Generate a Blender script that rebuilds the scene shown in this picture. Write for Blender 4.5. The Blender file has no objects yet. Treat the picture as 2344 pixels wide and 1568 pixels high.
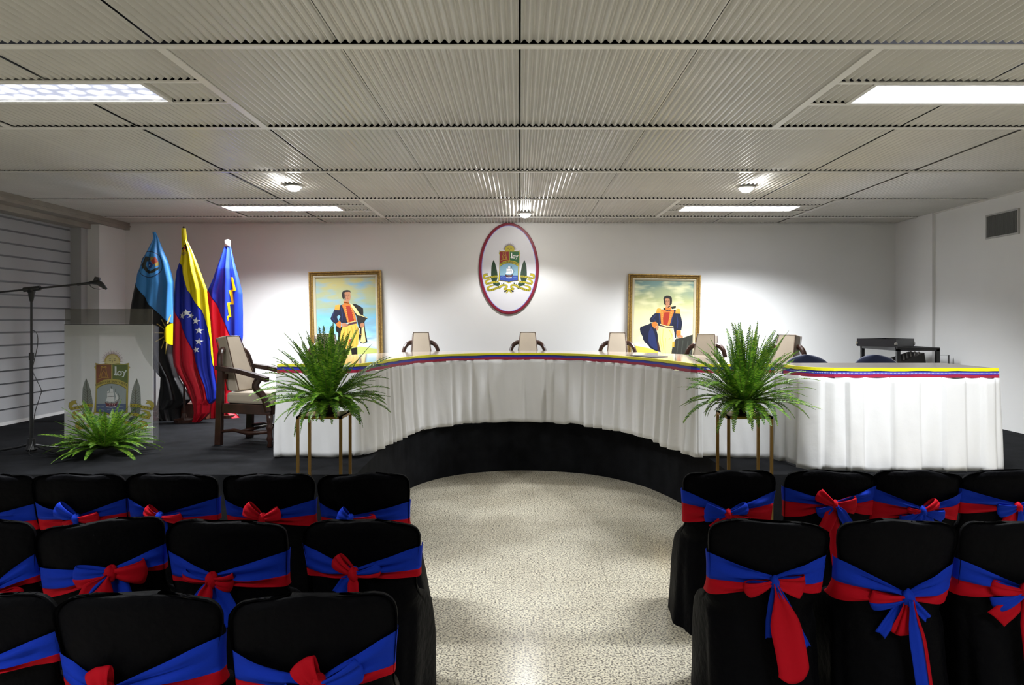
import bpy, bmesh, math, random
from mathutils import Vector, Matrix
PI = math.pi
sc = bpy.context.scene
COL = sc.collection

# ------------------------------------------------------------------ camera, world, exposure
CX, CY, F, CH = 1190.0, 735.0, 1650.0, 1.55
cam = bpy.data.cameras.new('camera')
camo = bpy.data.objects.new('camera', cam)
COL.objects.link(camo)
cam.sensor_width = 36.0
cam.lens = 36.0 * F / 2344.0
cam.shift_x = -(CX - 1172.0) / 2344.0
cam.shift_y = -(784.0 - CY) / 2344.0
cam.clip_start = 0.05
camo.location = (0, 0, CH)
camo.rotation_euler = (PI / 2, 0, 0)
sc.camera = camo
w = bpy.data.worlds.new('world')
sc.world = w
w.use_nodes = True
w.node_tree.nodes['Background'].inputs[0].default_value = (0.6, 0.7, 1, 1)
w.node_tree.nodes['Background'].inputs[1].default_value = 0.02
sc.view_settings.view_transform = 'Standard'
sc.view_settings.look = 'None'
sc.view_settings.gamma = 1.0
sc.view_settings.use_curve_mapping = False
sc.view_settings.exposure = 1.0
TROFFER_W = 62.0      # watts of one recessed ceiling light
SPOT_W = 40.0         # watts of one bulb lamp
DAY = 1.0

def at(px, py, Y):
    """room point at depth Y that the photograph shows at (px, py)"""
    return Vector(((px - CX) * Y / F, Y, CH - (py - CY) * Y / F))

# ------------------------------------------------------------------ helpers
def lin(c):
    return tuple((v / 12.92 if v <= 0.04045 else ((v + 0.055) / 1.055) ** 2.4) for v in c)
def hexc(h):
    return lin(tuple(int(h[i:i + 2], 16) / 255 for i in (0, 2, 4)))

MATS = {}
def mat(name, col, rough=0.6, metal=0.0, noise=None, bump=None, spec=None, sheen=0.0, emit=None, coat=0.0):
    """noise=(scale, amount) colour mottling ; bump=(scale, strength, distance)"""
    if name in MATS: return MATS[name]
    m = bpy.data.materials.new(name); m.use_nodes = True
    nt = m.node_tree; b = nt.nodes['Principled BSDF']
    if isinstance(col, str): col = hexc(col)
    b.inputs['Base Color'].default_value = (*col, 1)
    b.inputs['Roughness'].default_value = rough
    b.inputs['Metallic'].default_value = metal
    if spec is not None: b.inputs['Specular IOR Level'].default_value = spec
    if sheen: b.inputs['Sheen Weight'].default_value = sheen
    if coat: b.inputs['Coat Weight'].default_value = coat
    if emit:
        b.inputs['Emission Color'].default_value = (*emit[0], 1)
        b.inputs['Emission Strength'].default_value = emit[1]
    tc = nt.nodes.new('ShaderNodeTexCoord')
    if noise:
        n = nt.nodes.new('ShaderNodeTexNoise'); n.inputs['Scale'].default_value = noise[0]
        n.inputs['Detail'].default_value = 4
        nt.links.new(tc.outputs['Object'], n.inputs['Vector'])
        r = nt.nodes.new('ShaderNodeValToRGB')
        k = noise[1]
        r.color_ramp.elements[0].position = 0.35; r.color_ramp.elements[1].position = 0.68
        r.color_ramp.elements[0].color = (*[v * (1 - k) for v in col], 1)
        r.color_ramp.elements[1].color = (*[min(1, v * (1 + k)) for v in col], 1)
        nt.links.new(n.outputs['Fac'], r.inputs['Fac'])
        nt.links.new(r.outputs['Color'], b.inputs['Base Color'])
    if bump:
        n2 = nt.nodes.new('ShaderNodeTexNoise'); n2.inputs['Scale'].default_value = bump[0]
        n2.inputs['Detail'].default_value = 5
        nt.links.new(tc.outputs['Object'], n2.inputs['Vector'])
        bp = nt.nodes.new('ShaderNodeBump'); bp.inputs['Strength'].default_value = bump[1]
        bp.inputs['Distance'].default_value = bump[2]
        nt.links.new(n2.outputs['Fac'], bp.inputs['Height'])
        nt.links.new(bp.outputs['Normal'], b.inputs['Normal'])
    MATS[name] = m
    return m

def tag(o, label=None, cat=None, group=None, kind=None):
    if label: o['label'] = label
    if cat: o['category'] = cat
    if group: o['group'] = group
    if kind: o['kind'] = kind
    return o

def empty(name, loc=(0, 0, 0), rz=0.0, label=None, cat=None, group=None):
    o = bpy.data.objects.new(name, None); COL.objects.link(o)
    o.location = loc; o.rotation_euler = (0, 0, rz); o.empty_display_size = 0.1
    return tag(o, label, cat, group)

class MB:
    def __init__(s): s.v = []; s.f = []; s.m = []
    def add(s, vs, fs, mi=0, M=None):
        o = len(s.v)
        s.v += [tuple(M @ Vector(p)) if M is not None else tuple(p) for p in vs]
        for f in fs: s.f.append([o + i for i in f]); s.m.append(mi)
        return s
    def box(s, a, b, mi=0, M=None):
        x0, y0, z0 = a; x1, y1, z1 = b
        vs = [(x0,y0,z0),(x1,y0,z0),(x1,y1,z0),(x0,y1,z0),(x0,y0,z1),(x1,y0,z1),(x1,y1,z1),(x0,y1,z1)]
        return s.add(vs, [(0,3,2,1),(4,5,6,7),(0,1,5,4),(1,2,6,5),(2,3,7,6),(3,0,4,7)], mi, M)
    def hexa(s, bot, top, mi=0, M=None):
        return s.add(list(bot) + list(top), [(0,3,2,1),(4,5,6,7),(0,1,5,4),(1,2,6,5),(2,3,7,6),(3,0,4,7)], mi, M)
    def tube(s, pts, r, n=10, mi=0, M=None, cap=True, flat=1.0):
        pts = [Vector(p) for p in pts]
        rr = r if isinstance(r, (list, tuple)) else [r] * len(pts)
        vs = []; fs = []
        up = Vector((0, 0, 1))
        t0 = (pts[1] - pts[0]).normalized()
        if abs(t0.dot(up)) > 0.95: up = Vector((0, 1, 0))
        side = t0.cross(up).normalized()
        for i, p in enumerate(pts):
            t = (pts[min(i + 1, len(pts) - 1)] - pts[max(i - 1, 0)]).normalized()
            side = (side - t * side.dot(t)).normalized(); u = side.cross(t)
            for k in range(n):
                a = 2 * PI * k / n
                vs.append(p + side * math.cos(a) * rr[i] + u * math.sin(a) * rr[i] * flat)
        for i in range(len(pts) - 1):
            for k in range(n):
                k2 = (k + 1) % n
                fs.append((i*n+k, i*n+k2, (i+1)*n+k2, (i+1)*n+k))
        if cap:
            fs.append(tuple(range(n - 1, -1, -1))); fs.append(tuple((len(pts)-1)*n + k for k in range(n)))
        return s.add(vs, fs, mi, M)
    def lathe(s, prof, n=20, mi=0, M=None):
        vs = []; fs = []
        for r, z in prof:
            for k in range(n):
                a = 2 * PI * k / n
                vs.append((r * math.cos(a), r * math.sin(a), z))
        for i in range(len(prof) - 1):
            for k in range(n):
                k2 = (k + 1) % n
                fs.append((i*n+k, i*n+k2, (i+1)*n+k2, (i+1)*n+k))
        fs.append(tuple(range(n - 1, -1, -1))); fs.append(tuple((len(prof)-1)*n + k for k in range(n)))
        return s.add(vs, fs, mi, M)
    def grid(s, P, mi=0, closed=False, mif=None):
        """P[i][j] points"""
        ni, nj = len(P), len(P[0]); o = len(s.v)
        for row in P: s.v += [tuple(p) for p in row]
        for i in range(ni - 1):
            for j in range(nj if closed else nj - 1):
                j2 = (j + 1) % nj
                s.f.append([o+i*nj+j, o+i*nj+j2, o+(i+1)*nj+j2, o+(i+1)*nj+j])
                s.m.append(mif(i, j) if mif else mi)
        return s
    def build(s, name, mats, parent=None, smooth=False, bevel=0, loc=None, subsurf=0, solid=0, weld=False):
        me = bpy.data.meshes.new(name)
        me.from_pydata(s.v, [], s.f)
        if not isinstance(mats, (list, tuple)): mats = [mats]
        for m in mats: me.materials.append(m)
        me.polygons.foreach_set('material_index', s.m)
        if weld:
            bm = bmesh.new(); bm.from_mesh(me); bmesh.ops.remove_doubles(bm, verts=bm.verts, dist=1e-5)
            bmesh.ops.recalc_face_normals(bm, faces=bm.faces); bm.to_mesh(me); bm.free()
        if smooth: me.polygons.foreach_set('use_smooth', [True] * len(me.polygons))
        me.update()
        o = bpy.data.objects.new(name, me); COL.objects.link(o)
        if parent: o.parent = parent
        if loc: o.location = loc
        if solid:
            md = o.modifiers.new('solid', 'SOLIDIFY'); md.thickness = solid; md.offset = 0
        if bevel:
            md = o.modifiers.new('bevel', 'BEVEL'); md.width = bevel; md.segments = 2; md.limit_method = 'ANGLE'
        if subsurf:
            md = o.modifiers.new('sub', 'SUBSURF'); md.levels = subsurf; md.render_levels = subsurf
        return o

def copy_tree(o, parent=None):
    c = o.copy(); COL.objects.link(c)
    if parent: c.parent = parent
    for ch in list(o.children): copy_tree(ch, c)
    return c

def lerp(a, b, t): return a + (b - a) * t
def interp(tab, x):
    if x <= tab[0][0]: return tab[0][1]
    for (x0, y0), (x1, y1) in zip(tab, tab[1:]):
        if x <= x1: return lerp(y0, y1, (x - x0) / (x1 - x0)) if x1 > x0 else y1
    return tab[-1][1]
def sm(t):
    t = max(0, min(1, t)); return t * t * (3 - 2 * t)
def catmull(P, n=8):
    out = []
    for i in range(len(P) - 1):
        p0 = P[max(i-1, 0)]; p1 = P[i]; p2 = P[i+1]; p3 = P[min(i+2, len(P)-1)]
        for k in range(n):
            t = k / n
            out.append(tuple(0.5 * ((2*b) + (-a+c)*t + (2*a-5*b+4*c-d)*t*t + (-a+3*b-3*c+d)*t**3) for a, b, c, d in zip(p0, p1, p2, p3)))
    out.append(tuple(P[-1]))
    return out

# ------------------------------------------------------------------ room materials
def wall_mat():
    return mat('wall_paint', (0.79, 0.79, 0.775), 0.55, noise=(1.3, 0.02), bump=(60, 0.08, 0.002))
def floor_mat():
    m = bpy.data.materials.new('terrazzo'); m.use_nodes = True
    nt = m.node_tree; b = nt.nodes['Principled BSDF']; L = nt.links.new
    tc = nt.nodes.new('ShaderNodeTexCoord')
    n1 = nt.nodes.new('ShaderNodeTexNoise'); n1.inputs['Scale'].default_value = 92; n1.inputs['Detail'].default_value = 3
    n1.inputs['Roughness'].default_value = 0.6
    L(tc.outputs['Object'], n1.inputs['Vector'])
    r1 = nt.nodes.new('ShaderNodeValToRGB'); e = r1.color_ramp.elements
    e[0].position = 0.39; e[0].color = (0.14, 0.125, 0.10, 1)
    e[1].position = 0.57; e[1].color = (0.95, 0.89, 0.70, 1)
    x = e.new(0.46); x.color = (0.52, 0.485, 0.40, 1)
    L(n1.outputs['Fac'], r1.inputs['Fac'])
    n2 = nt.nodes.new('ShaderNodeTexNoise'); n2.inputs['Scale'].default_value = 1.6; n2.inputs['Detail'].default_value = 3
    L(tc.outputs['Object'], n2.inputs['Vector'])
    mx = nt.nodes.new('ShaderNodeMix'); mx.data_type = 'RGBA'; mx.blend_type = 'MULTIPLY'
    mx.inputs[0].default_value = 0.3
    L(r1.outputs['Color'], mx.inputs[6]); L(n2.outputs['Color'], mx.inputs[7])
    mx.inputs[7].default_value = (0.9, 0.9, 0.9, 1)
    r3 = nt.nodes.new('ShaderNodeValToRGB'); r3.color_ramp.elements[0].color = (0.75, 0.73, 0.70, 1)
    r3.color_ramp.elements[0].position = 0.35; r3.color_ramp.elements[1].position = 0.65; r3.color_ramp.elements[1].color = (1, 1, 1, 1)
    L(n2.outputs['Fac'], r3.inputs['Fac']); L(r3.outputs['Color'], mx.inputs[7])
    mx.inputs[0].default_value = 1.0
    br = nt.nodes.new('ShaderNodeTexBrick'); br.offset = 0.0
    br.inputs['Scale'].default_value = 1.0; br.inputs['Mortar Size'].default_value = 0.0013
    br.inputs['Brick Width'].default_value = 0.40; br.inputs['Row Height'].default_value = 0.40
    br.inputs['Color1'].default_value = (1, 1, 1, 1); br.inputs['Color2'].default_value = (1, 1, 1, 1)
    br.inputs['Mortar'].default_value = (0.62, 0.60, 0.55, 1)
    mp = nt.nodes.new('ShaderNodeMapping'); mp.inputs['Location'].default_value = (0.28, 0.13, 0)
    L(tc.outputs['Object'], mp.inputs['Vector']); L(mp.outputs['Vector'], br.inputs['Vector'])
    m2 = nt.nodes.new('ShaderNodeMix'); m2.data_type = 'RGBA'; m2.blend_type = 'MULTIPLY'; m2.inputs[0].default_value = 1
    L(mx.outputs[2], m2.inputs[6]); L(br.outputs['Color'], m2.inputs[7])
    L(m2.outputs[2], b.inputs['Base Color'])
    n4 = nt.nodes.new('ShaderNodeTexNoise'); n4.inputs['Scale'].default_value = 9
    L(tc.outputs['Object'], n4.inputs['Vector'])
    mr = nt.nodes.new('ShaderNodeMapRange'); mr.inputs['To Min'].default_value = 0.15; mr.inputs['To Max'].default_value = 0.27
    L(n4.outputs['Fac'], mr.inputs['Value']); L(mr.outputs['Result'], b.inputs['Roughness'])
    return m

WALL = wall_mat()
CEIL = mat('ceiling_metal', (0.55, 0.535, 0.495), 0.30, 0.0, noise=(2.0, 0.05), spec=0.6)
CEILT = mat('ceiling_rail_paint', (0.74, 0.72, 0.68), 0.35, noise=(3.0, 0.04))
DARKV = mat('ceiling_void_black', (0.012, 0.012, 0.012), 0.9)
CARPET = mat('black_carpet', (0.0075, 0.008, 0.0095), 0.95, noise=(7, 0.35), bump=(300, 0.5, 0.003), spec=0.12)
XL, XR, YB, ZC = -4.87, 4.69, 9.0, 2.77

# ------------------------------------------------------------------ setting: shell
YF = -4.0
o = MB().box((XL - .5, YF, -.1), (XR + .1, YB + .1, 0)).build('floor', floor_mat()); tag(o, kind='structure')
o = MB().box((XL - .6, YB, 0), (XR + .2, YB + .1, 3.1)).build('wall_back', WALL); tag(o, kind='structure')
o = MB().box((XL - .6, YF - .1, 0), (XR + .2, YF, 3.1)).build('wall_front', WALL); tag(o, kind='structure')
b = MB(); b.box((XR, YF, 0), (XR + .1, YB, 3.1)); b.box((XR - .035, 8.14, 0), (XR, 8.46, ZC))
o = b.build('wall_right', WALL); tag(o, kind='structure')
# left wall: solid outer wall, window from floor almost to ceiling, corner column
b = MB()
b.box((-5.4, YF, 0), (-5.3, YB, 3.1))
b.box((-5.3, YF, 0), (XL, 1.5, 3.1))
b.box((-5.3, 8.45, 0), (-4.93, YB, 3.1))
o = b.build('wall_left', WALL); tag(o, kind='structure')
# beam / curtain ledge along the left wall under the ceiling
BEAM = mat('ledge_paint_brownish', (0.33, 0.30, 0.26), 0.6, noise=(4, 0.12))
b = MB(); b.box((-5.3, 1.5, ZC - .085), (XL, YB, ZC + .02)); b.box((XL - .02, 1.5, ZC - .05), (XL + .012, YB - .002, ZC - .035)); b.box((-5.3, 1.5, ZC - .14), (XL - .16, 8.45, ZC - .085))
o = b.build('trim_1', BEAM); tag(o, kind='structure')
o = MB().box((XR - .02, YF, ZC - .012), (XR, 8.14, ZC + .004)).build('trim_2', CEILT); tag(o, kind='structure')

# window with zebra blind
win = empty('window_1', (-5.3, 5.0, 0)); tag(win, kind='structure')
FRM = mat('window_frame_grey', (0.42, 0.42, 0.42), 0.5)
b = MB()
for y0 in (1.5, 4.9, 8.30): b.box((0, y0 - 5.0, .50), (.06, y0 - 4.93, 2.66))
b.box((0, -3.5, .50), (.10, 3.4, .53)); b.box((0, -3.5, 2.62), (.05, 3.4, 2.66))
b.box((.03, 3.33, .5), (.23, 3.45, 2.66))
b.build('window_frame', FRM, win)
mg = mat('night_glass', (0.02, 0.025, 0.03), 0.08)
MB().box((.01, -3.45, .53), (.02, 3.3, 2.62)).build('window_pane', mg, win)
BL = mat('blind_fabric_light', (0.42, 0.43, 0.45), 0.30, noise=(1.2, 0.06), spec=0.6)
BD = mat('blind_fabric_dark', (0.16, 0.165, 0.18), 0.38, noise=(1.2, 0.06), spec=0.5)
bl = empty('zebra_blind', (-5.2, 5.2, .5), label='large grey zebra roller blind covering the left window', cat='blind')
b = MB(); zt = 2.145; pitch = .129; nz = 17
P = []; 
ys = [i * 0.3 - 3.6 for i in range(24)] + [3.24]
rb = random.Random(5)
ph = [[rb.uniform(-.004, .004) for _ in ys] for _ in range(40)]
z = 0.035; rows = []; k = 0
while z < zt - .01:
    z1 = min(z + pitch * .86, zt); z2 = min(z + pitch, zt)
    rows += [(z, .012, 0, k), (z1, .004, 0, k), (z1 + .002, -.004, 1, k), (z2, .0, 1, k)]
    k += 1; z = z2 + .0005
P = [[(dx + ph[kk][j] * (1 if mi else .4), ys[j], zz) for j in range(len(ys))] for zz, dx, mi, kk in rows]
b.grid(P, mif=lambda i, j: rows[i][2])
b.build('blind_fabric', [BL, BD], bl, smooth=False)
b = MB(); b.tube([(0.012, -3.6, zt + .03), (0.012, 3.24, zt + .03)], .042, 14)
b.box((-.03, -3.6, zt + .06), (.045, 3.0, zt + .10))
b.build('blind_roller', mat('blind_cassette_white', (0.52, 0.52, 0.50), 0.5), bl)
WHT = mat('white_plastic', (0.75, 0.75, 0.74), 0.35)
MB().box((-.012, -3.6, .0), (.018, 3.22, .034)).build('bottom_bar', mat('bottom_bar_sunline', (0.80, 0.80, 0.80), 0.3), bl)  # bar coloured white for the line of sunlight under the blind
for kk in range(1, 16): MB().box((.004, 3.235, kk * pitch + .02), (.012, 3.262, kk * pitch + .065)).build('side_light_gap', WHT, bl)  # white pieces added to stand for light gaps along the blind's edge

# stage
ARC = catmull([(-1.12, 4.93), (-1.13, 5.5), (-1.10, 6.25), (-.95, 6.85), (-.60, 7.28), (-.02, 7.48), (.65, 7.32), (1.08, 6.9), (1.30, 6.4), (1.41, 5.9), (1.45, 5.4), (1.45, 4.93)], 6)
outline = [(-5.3, 4.93)] + ARC + [(XR, 4.93), (XR, YB), (-5.3, YB)]
b = MB(); n = len(outline)
b.add([(x, y, 0) for x, y in outline] + [(x, y, .5) for x, y in outline], [tuple(range(n, 2*n))] + [(i, (i+1) % n, n + (i+1) % n, n + i) for i in range(n)])
o = b.build('stage_platform', CARPET); tag(o, 'black carpeted stage with a curved bay cut into its front', 'stage', kind='structure')
md = o.modifiers.new('t', 'TRIANGULATE')

# ------------------------------------------------------------------ ceiling
PIT = .0395
BARS = [-2.23, -.87, .49, 1.84, 3.19, 4.54, 5.87, 7.21, 8.45, YB - .004]
BW = .045
def corrug(b, x0, x1, y0, y1):
    n = max(2, int(round((x1 - x0) / PIT * 6)))
    prof = [0, .0, .006, .013, .013, .006]
    A = []; 
    for i in range(n + 1):
        x = x0 + (x1 - x0) * i / n
        k = int(round(x / PIT * 6)) % 6
        A.append((x, ZC + prof[k] * 1.15))
    b.grid([[(x, y0, z) for x, z in A], [(x, y1, z) for x, z in A]])
OPEN = []   # troffers x0,x1,y0,y1
TRO = [(-3.17, -1.93, 3.68, 3.99), (1.83, 3.07, 3.70, 4.02), (-3.17, -1.93, 7.62, 7.93), (1.74, 2.98, 7.62, 7.94),
       (-3.17, -1.93, -.30, .01), (1.83, 3.07, -.30, .01)]
panels = MB()
rows = list(zip([YF] + BARS[:-1], BARS))
for r, (ya, yb) in enumerate(rows):
    a = ya + BW / 2 + .002; c = yb - BW / 2 - .004
    cells = []
    tro = [t for t in TRO if ya < t[2] < yb]
    j = -6
    xs = [XL] + [.8 * k for k in range(-5, 6)] + [XR]
    for x0, x1 in zip(xs, xs[1:]):
        mid = (x0 + x1) / 2
        if tro and 1.6 <= abs(mid) <= 3.2: continue
        corrug(panels, x0 + .004, x1 - .004, a, c)
    if tro:
        for sgn in (-1, 1):
            t = [q for q in tro if (q[0] + q[1]) * sgn > 0][0]
            X0, X1 = (1.6, 3.2) if sgn > 0 else (-3.2, -1.6)
            corrug(panels, X0 + .025, (X0 + X1) / 2 - .003, a, t[2] - .035); corrug(panels, (X0 + X1) / 2 + .003, X1 - .025, a, t[2] - .035)
            corrug(panels, X0 + .025, (X0 + X1) / 2 - .003, t[3] + .035, c); corrug(panels, (X0 + X1) / 2 + .003, X1 - .025, t[3] + .035, c)
            corrug(panels, X0 + .025, t[0] - .012, t[2] - .010, t[3] + .008)
            corrug(panels, t[1] + .012, X1 - .025, t[2] - .010, t[3] + .008)
o = panels.build('ceiling', CEIL, smooth=False); tag(o, kind='structure')
rail = MB()
for y in BARS[:-1]: rail.box((XL, y - BW/2, ZC - .008), (XR, y + BW/2, ZC - .002))
for (ya, yb) in rows:
    for t in [t for t in TRO if ya < t[2] < yb]:
        X0, X1 = (1.6, 3.2) if t[0] > 0 else (-3.2, -1.6)
        for x in (X0, X1): rail.box((x - .022, ya + BW/2, ZC - .008), (x + .022, yb - BW/2, ZC - .002))
        rail.box((X0 + .022, t[2] - .035, ZC - .008), (X1 - .022, t[2] - .008, ZC - .002))
        rail.box((X0 + .022, t[3] + .006, ZC - .008), (X1 - .022, t[3] + .033, ZC - .002))
o = rail.build('trim_3', CEILT); tag(o, 'pale metal rails carrying the corrugated ceiling panels', kind='structure')
o = MB().box((-5.3, YF, 3.0), (XR, YB, 3.1)).build('ceiling_void', DARKV); tag(o, kind='structure')  # plenum slab, its darkness put into the colour so panel gaps read black

# ------------------------------------------------------------------ ceiling lights
def troffer(t, label, dim=1.0, diff=3.2):
    x0, x1, y0, y1 = t
    cx, cy = (x0 + x1) / 2, (y0 + y1) / 2
    root = empty('ceiling_light', (cx, cy, ZC), label=label, cat='ceiling light', group='recessed fluorescent ceiling lights')
    hw, hd = (x1 - x0) / 2, (y1 - y0) / 2
    b = MB()
    for sx in (-1, 1): b.box((sx*hw - .012, -hd, -.008), (sx*hw + .012, hd, .05))
    for sy in (-1, 1): b.box((-hw - .012, sy*hd - .010, -.0085), (hw + .012, sy*hd + .010, .05))
    b.build('light_frame', CEILT, root)
    m = MATS.get('diffuser%g' % diff)
    if not m:
        m = bpy.data.materials.new('prismatic_diffuser'); m.use_nodes = True
        nt = m.node_tree; L = nt.links.new; pb = nt.nodes['Principled BSDF']
        tc = nt.nodes.new('ShaderNodeTexCoord'); mp = nt.nodes.new('ShaderNodeMapping'); mp.inputs['Scale'].default_value = (11.3, 11.3, 1)
        v = nt.nodes.new('ShaderNodeTexVoronoi'); v.inputs['Randomness'].default_value = 0.35; v.inputs['Scale'].default_value = 1
        L(tc.outputs['Object'], mp.inputs[0]); L(mp.outputs[0], v.inputs['Vector'])
        rp = nt.nodes.new('ShaderNodeValToRGB'); rp.color_ramp.elements[0].position = .12; rp.color_ramp.elements[0].color = (1, 1, 1, 1)
        rp.color_ramp.elements[1].position = .55; rp.color_ramp.elements[1].color = (.16, .18, .26, 1)
        L(v.outputs['Distance'], rp.inputs['Fac']); L(rp.outputs['Color'], pb.inputs['Emission Color'])
        pb.inputs['Emission Strength'].default_value = diff; pb.inputs['Base Color'].default_value = (.7, .72, .8, 1)
        pb.inputs['Roughness'].default_value = .15
        MATS['diffuser%g' % diff] = m
    MB().box((-hw + .012, -hd + .010, .004), (hw - .012, hd - .010, .012)).build('diffuser', m, root)
    ld = bpy.data.lights.new('troffer_tubes', 'AREA'); ld.shape = 'RECTANGLE'; ld.size = 2*hw - .04; ld.size_y = 2*hd - .03
    ld.energy = TROFFER_W * dim; ld.color = (0.93, 0.96, 1.0); ld.spread = math.radians(128)
    lo = bpy.data.objects.new('tube_light', ld); COL.objects.link(lo); lo.parent = root; lo.location = (0, 0, .001)
    return root
troffer(TRO[0], 'near left ceiling light with a dimmer cell pattern, above the microphone', 0.62, 1.0)
troffer(TRO[1], 'near right ceiling light, glaring white, above the right audience chairs', 0.50, 5.0)
troffer(TRO[2], 'small far ceiling light above the left portrait, close to the back wall', 0.9, 5.0)
troffer(TRO[3], 'small far ceiling light above the right portrait, close to the back wall', 1.0, 5.0)
for t in TRO[4:]:
    troffer(t, 'ceiling light behind the camera over the audience', 0.7, 4.0)

def bulb(x, y, label, power):
    root = empty('ceiling_spot', (x, y, ZC - .008), label=label, cat='ceiling lamp', group='round lamps in the ceiling')
    b = MB(); b.lathe([(.060, -.010), (.080, -.008), (.080, 0), (.060, .004)], 24); b.build('lamp_ring', WHT, root, smooth=True)
    b = MB(); prof = [(.002, -.048)] + [(.060 * math.sin(a), -.008 - .040 * math.cos(a)) for a in [PI/2 * k / 8 for k in range(1, 9)]]
    b.lathe(prof, 20); b.build('bulb', mat('bulb_glow', (1, 1, 1), .3, emit=((1, .98, .95), 85.0)), root, smooth=True)
    ld = bpy.data.lights.new('bulb_light', 'SPOT'); ld.energy = power; ld.spot_size = math.radians(132); ld.spot_blend = .35
    ld.shadow_soft_size = .05; ld.color = (0.97, 0.98, 1.0)
    lo = bpy.data.objects.new('bulb_beam', ld); COL.objects.link(lo); lo.parent = root; lo.location = (0, 0, -.058)
bulb(-2.03, 6.47, 'left glowing round lamp in the ceiling in front of the flags', SPOT_W)
bulb(2.05, 6.53, 'right glowing round lamp in the ceiling, in front of the right portrait', SPOT_W)
bulb(0.06, 8.12, 'middle glowing round lamp, directly above the oval city emblem', SPOT_W)

# wall vent
v = empty('wall_vent', (XR, 7.0, 2.49), label='dark louvred air vent high on the right wall', cat='vent')
b = MB(); b.box((-.015, -.24, -.12), (0, .24, -.105)); b.box((-.015, -.24, .105), (0, .24, .12)); b.box((-.015, -.24, -.105), (0, -.225, .105)); b.box((-.015, .225, -.105), (0, .24, .105))
b.build('vent_frame', mat('vent_frame_grey', (0.45, 0.45, 0.44), .5), v)
MB().box((-.004, -.225, -.105), (-.001, .225, .105)).build('vent_backing', DARKV, v)
b = MB()
for k in range(26):
    y = -.215 + k * .0172; b.box((-.014, y, -.105), (-.006, y + .0055, .105))
b.build('louvre', mat('louvre_grey', (0.22, 0.22, 0.22), .5), v)

# ------------------------------------------------------------------ head table, side table, skirts, ribbons
ZT = 1.22
FRONT = [(-1.86, 5.53), (-1.26, 5.53)] + catmull([(-1.24, 5.54), (-1.17, 5.78), (-1.10, 6.25), (-.98, 6.75), (-.75, 7.12), (-.38, 7.36), (.05, 7.44), (.48, 7.32), (.84, 6.98), (1.08, 6.52), (1.24, 6.02), (1.33, 5.58)], 6) + [(1.36, 5.53), (1.95, 5.53)]
BACK = catmull([(1.95, 5.53), (1.97, 6.15), (1.85, 6.7), (1.6, 7.2), (1.15, 7.68), (.6, 7.98), (0.05, 8.06), (-.55, 7.98), (-1.1, 7.75), (-1.5, 7.35), (-1.75, 6.8), (-1.87, 6.2), (-1.86, 5.53)], 4)[1:-1]
TOPM = mat('tabletop_glossy_tan', (0.42, 0.35, 0.28), 0.10, noise=(3, .06), spec=0.7)
TOP2 = mat('tabletop_grey_taupe', (0.30, 0.27, 0.24), 0.22, noise=(3, .05), spec=0.5)
WOODD = mat('dark_wood', (0.035, 0.014, 0.009), 0.28, noise=(12, .35), spec=0.5)
def slab(name, poly, z0, z1, m, parent):
    n = len(poly); b = MB()
    b.add([(x, y, z0) for x, y in poly] + [(x, y, z1) for x, y in poly],
          [tuple(range(n)), tuple(range(n, 2*n))] + [(i, (i+1) % n, n + (i+1) % n, n + i) for i in range(n)])
    o = b.build(name, m, parent, weld=True); o.modifiers.new('t', 'TRIANGULATE'); return o
ht = empty('head_table', (0, 0, 0), label='long horseshoe head table with glossy tan top, curving across the stage', cat='table')
slab('tabletop', FRONT + BACK, ZT - .035, ZT, TOPM, ht)
for x, y in [(-1.7, 5.75), (-1.35, 5.75), (-1.6, 7.0), (-1.15, 6.9), (-.6, 7.75), (.6, 7.75), (1.2, 7.0), (1.6, 6.8), (1.5, 5.75), (1.85, 5.75)]:
    MB().box((x - .03, y - .03, .5), (x + .03, y + .03, ZT - .035)).build('leg', WOODD, ht)
st = empty('side_table', (0, 0, 0), label='straight side table with grey taupe top at the right end of the stage', cat='table')
SFR = catmull([(2.0, 5.45), (2.02, 5.28), (2.08, 5.14), (2.20, 5.05)], 5) + [(3.34, 5.03)]
slab('tabletop', SFR + [(3.34, 5.70), (2.0, 5.70)], ZT - .035, ZT, TOP2, st)
for x, y in [(2.15, 5.2), (2.15, 5.6), (3.22, 5.2), (3.22, 5.6)]:
    MB().box((x - .025, y - .025, .5), (x + .025, y + .025, ZT - .035)).build('leg', WOODD, st)

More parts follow.
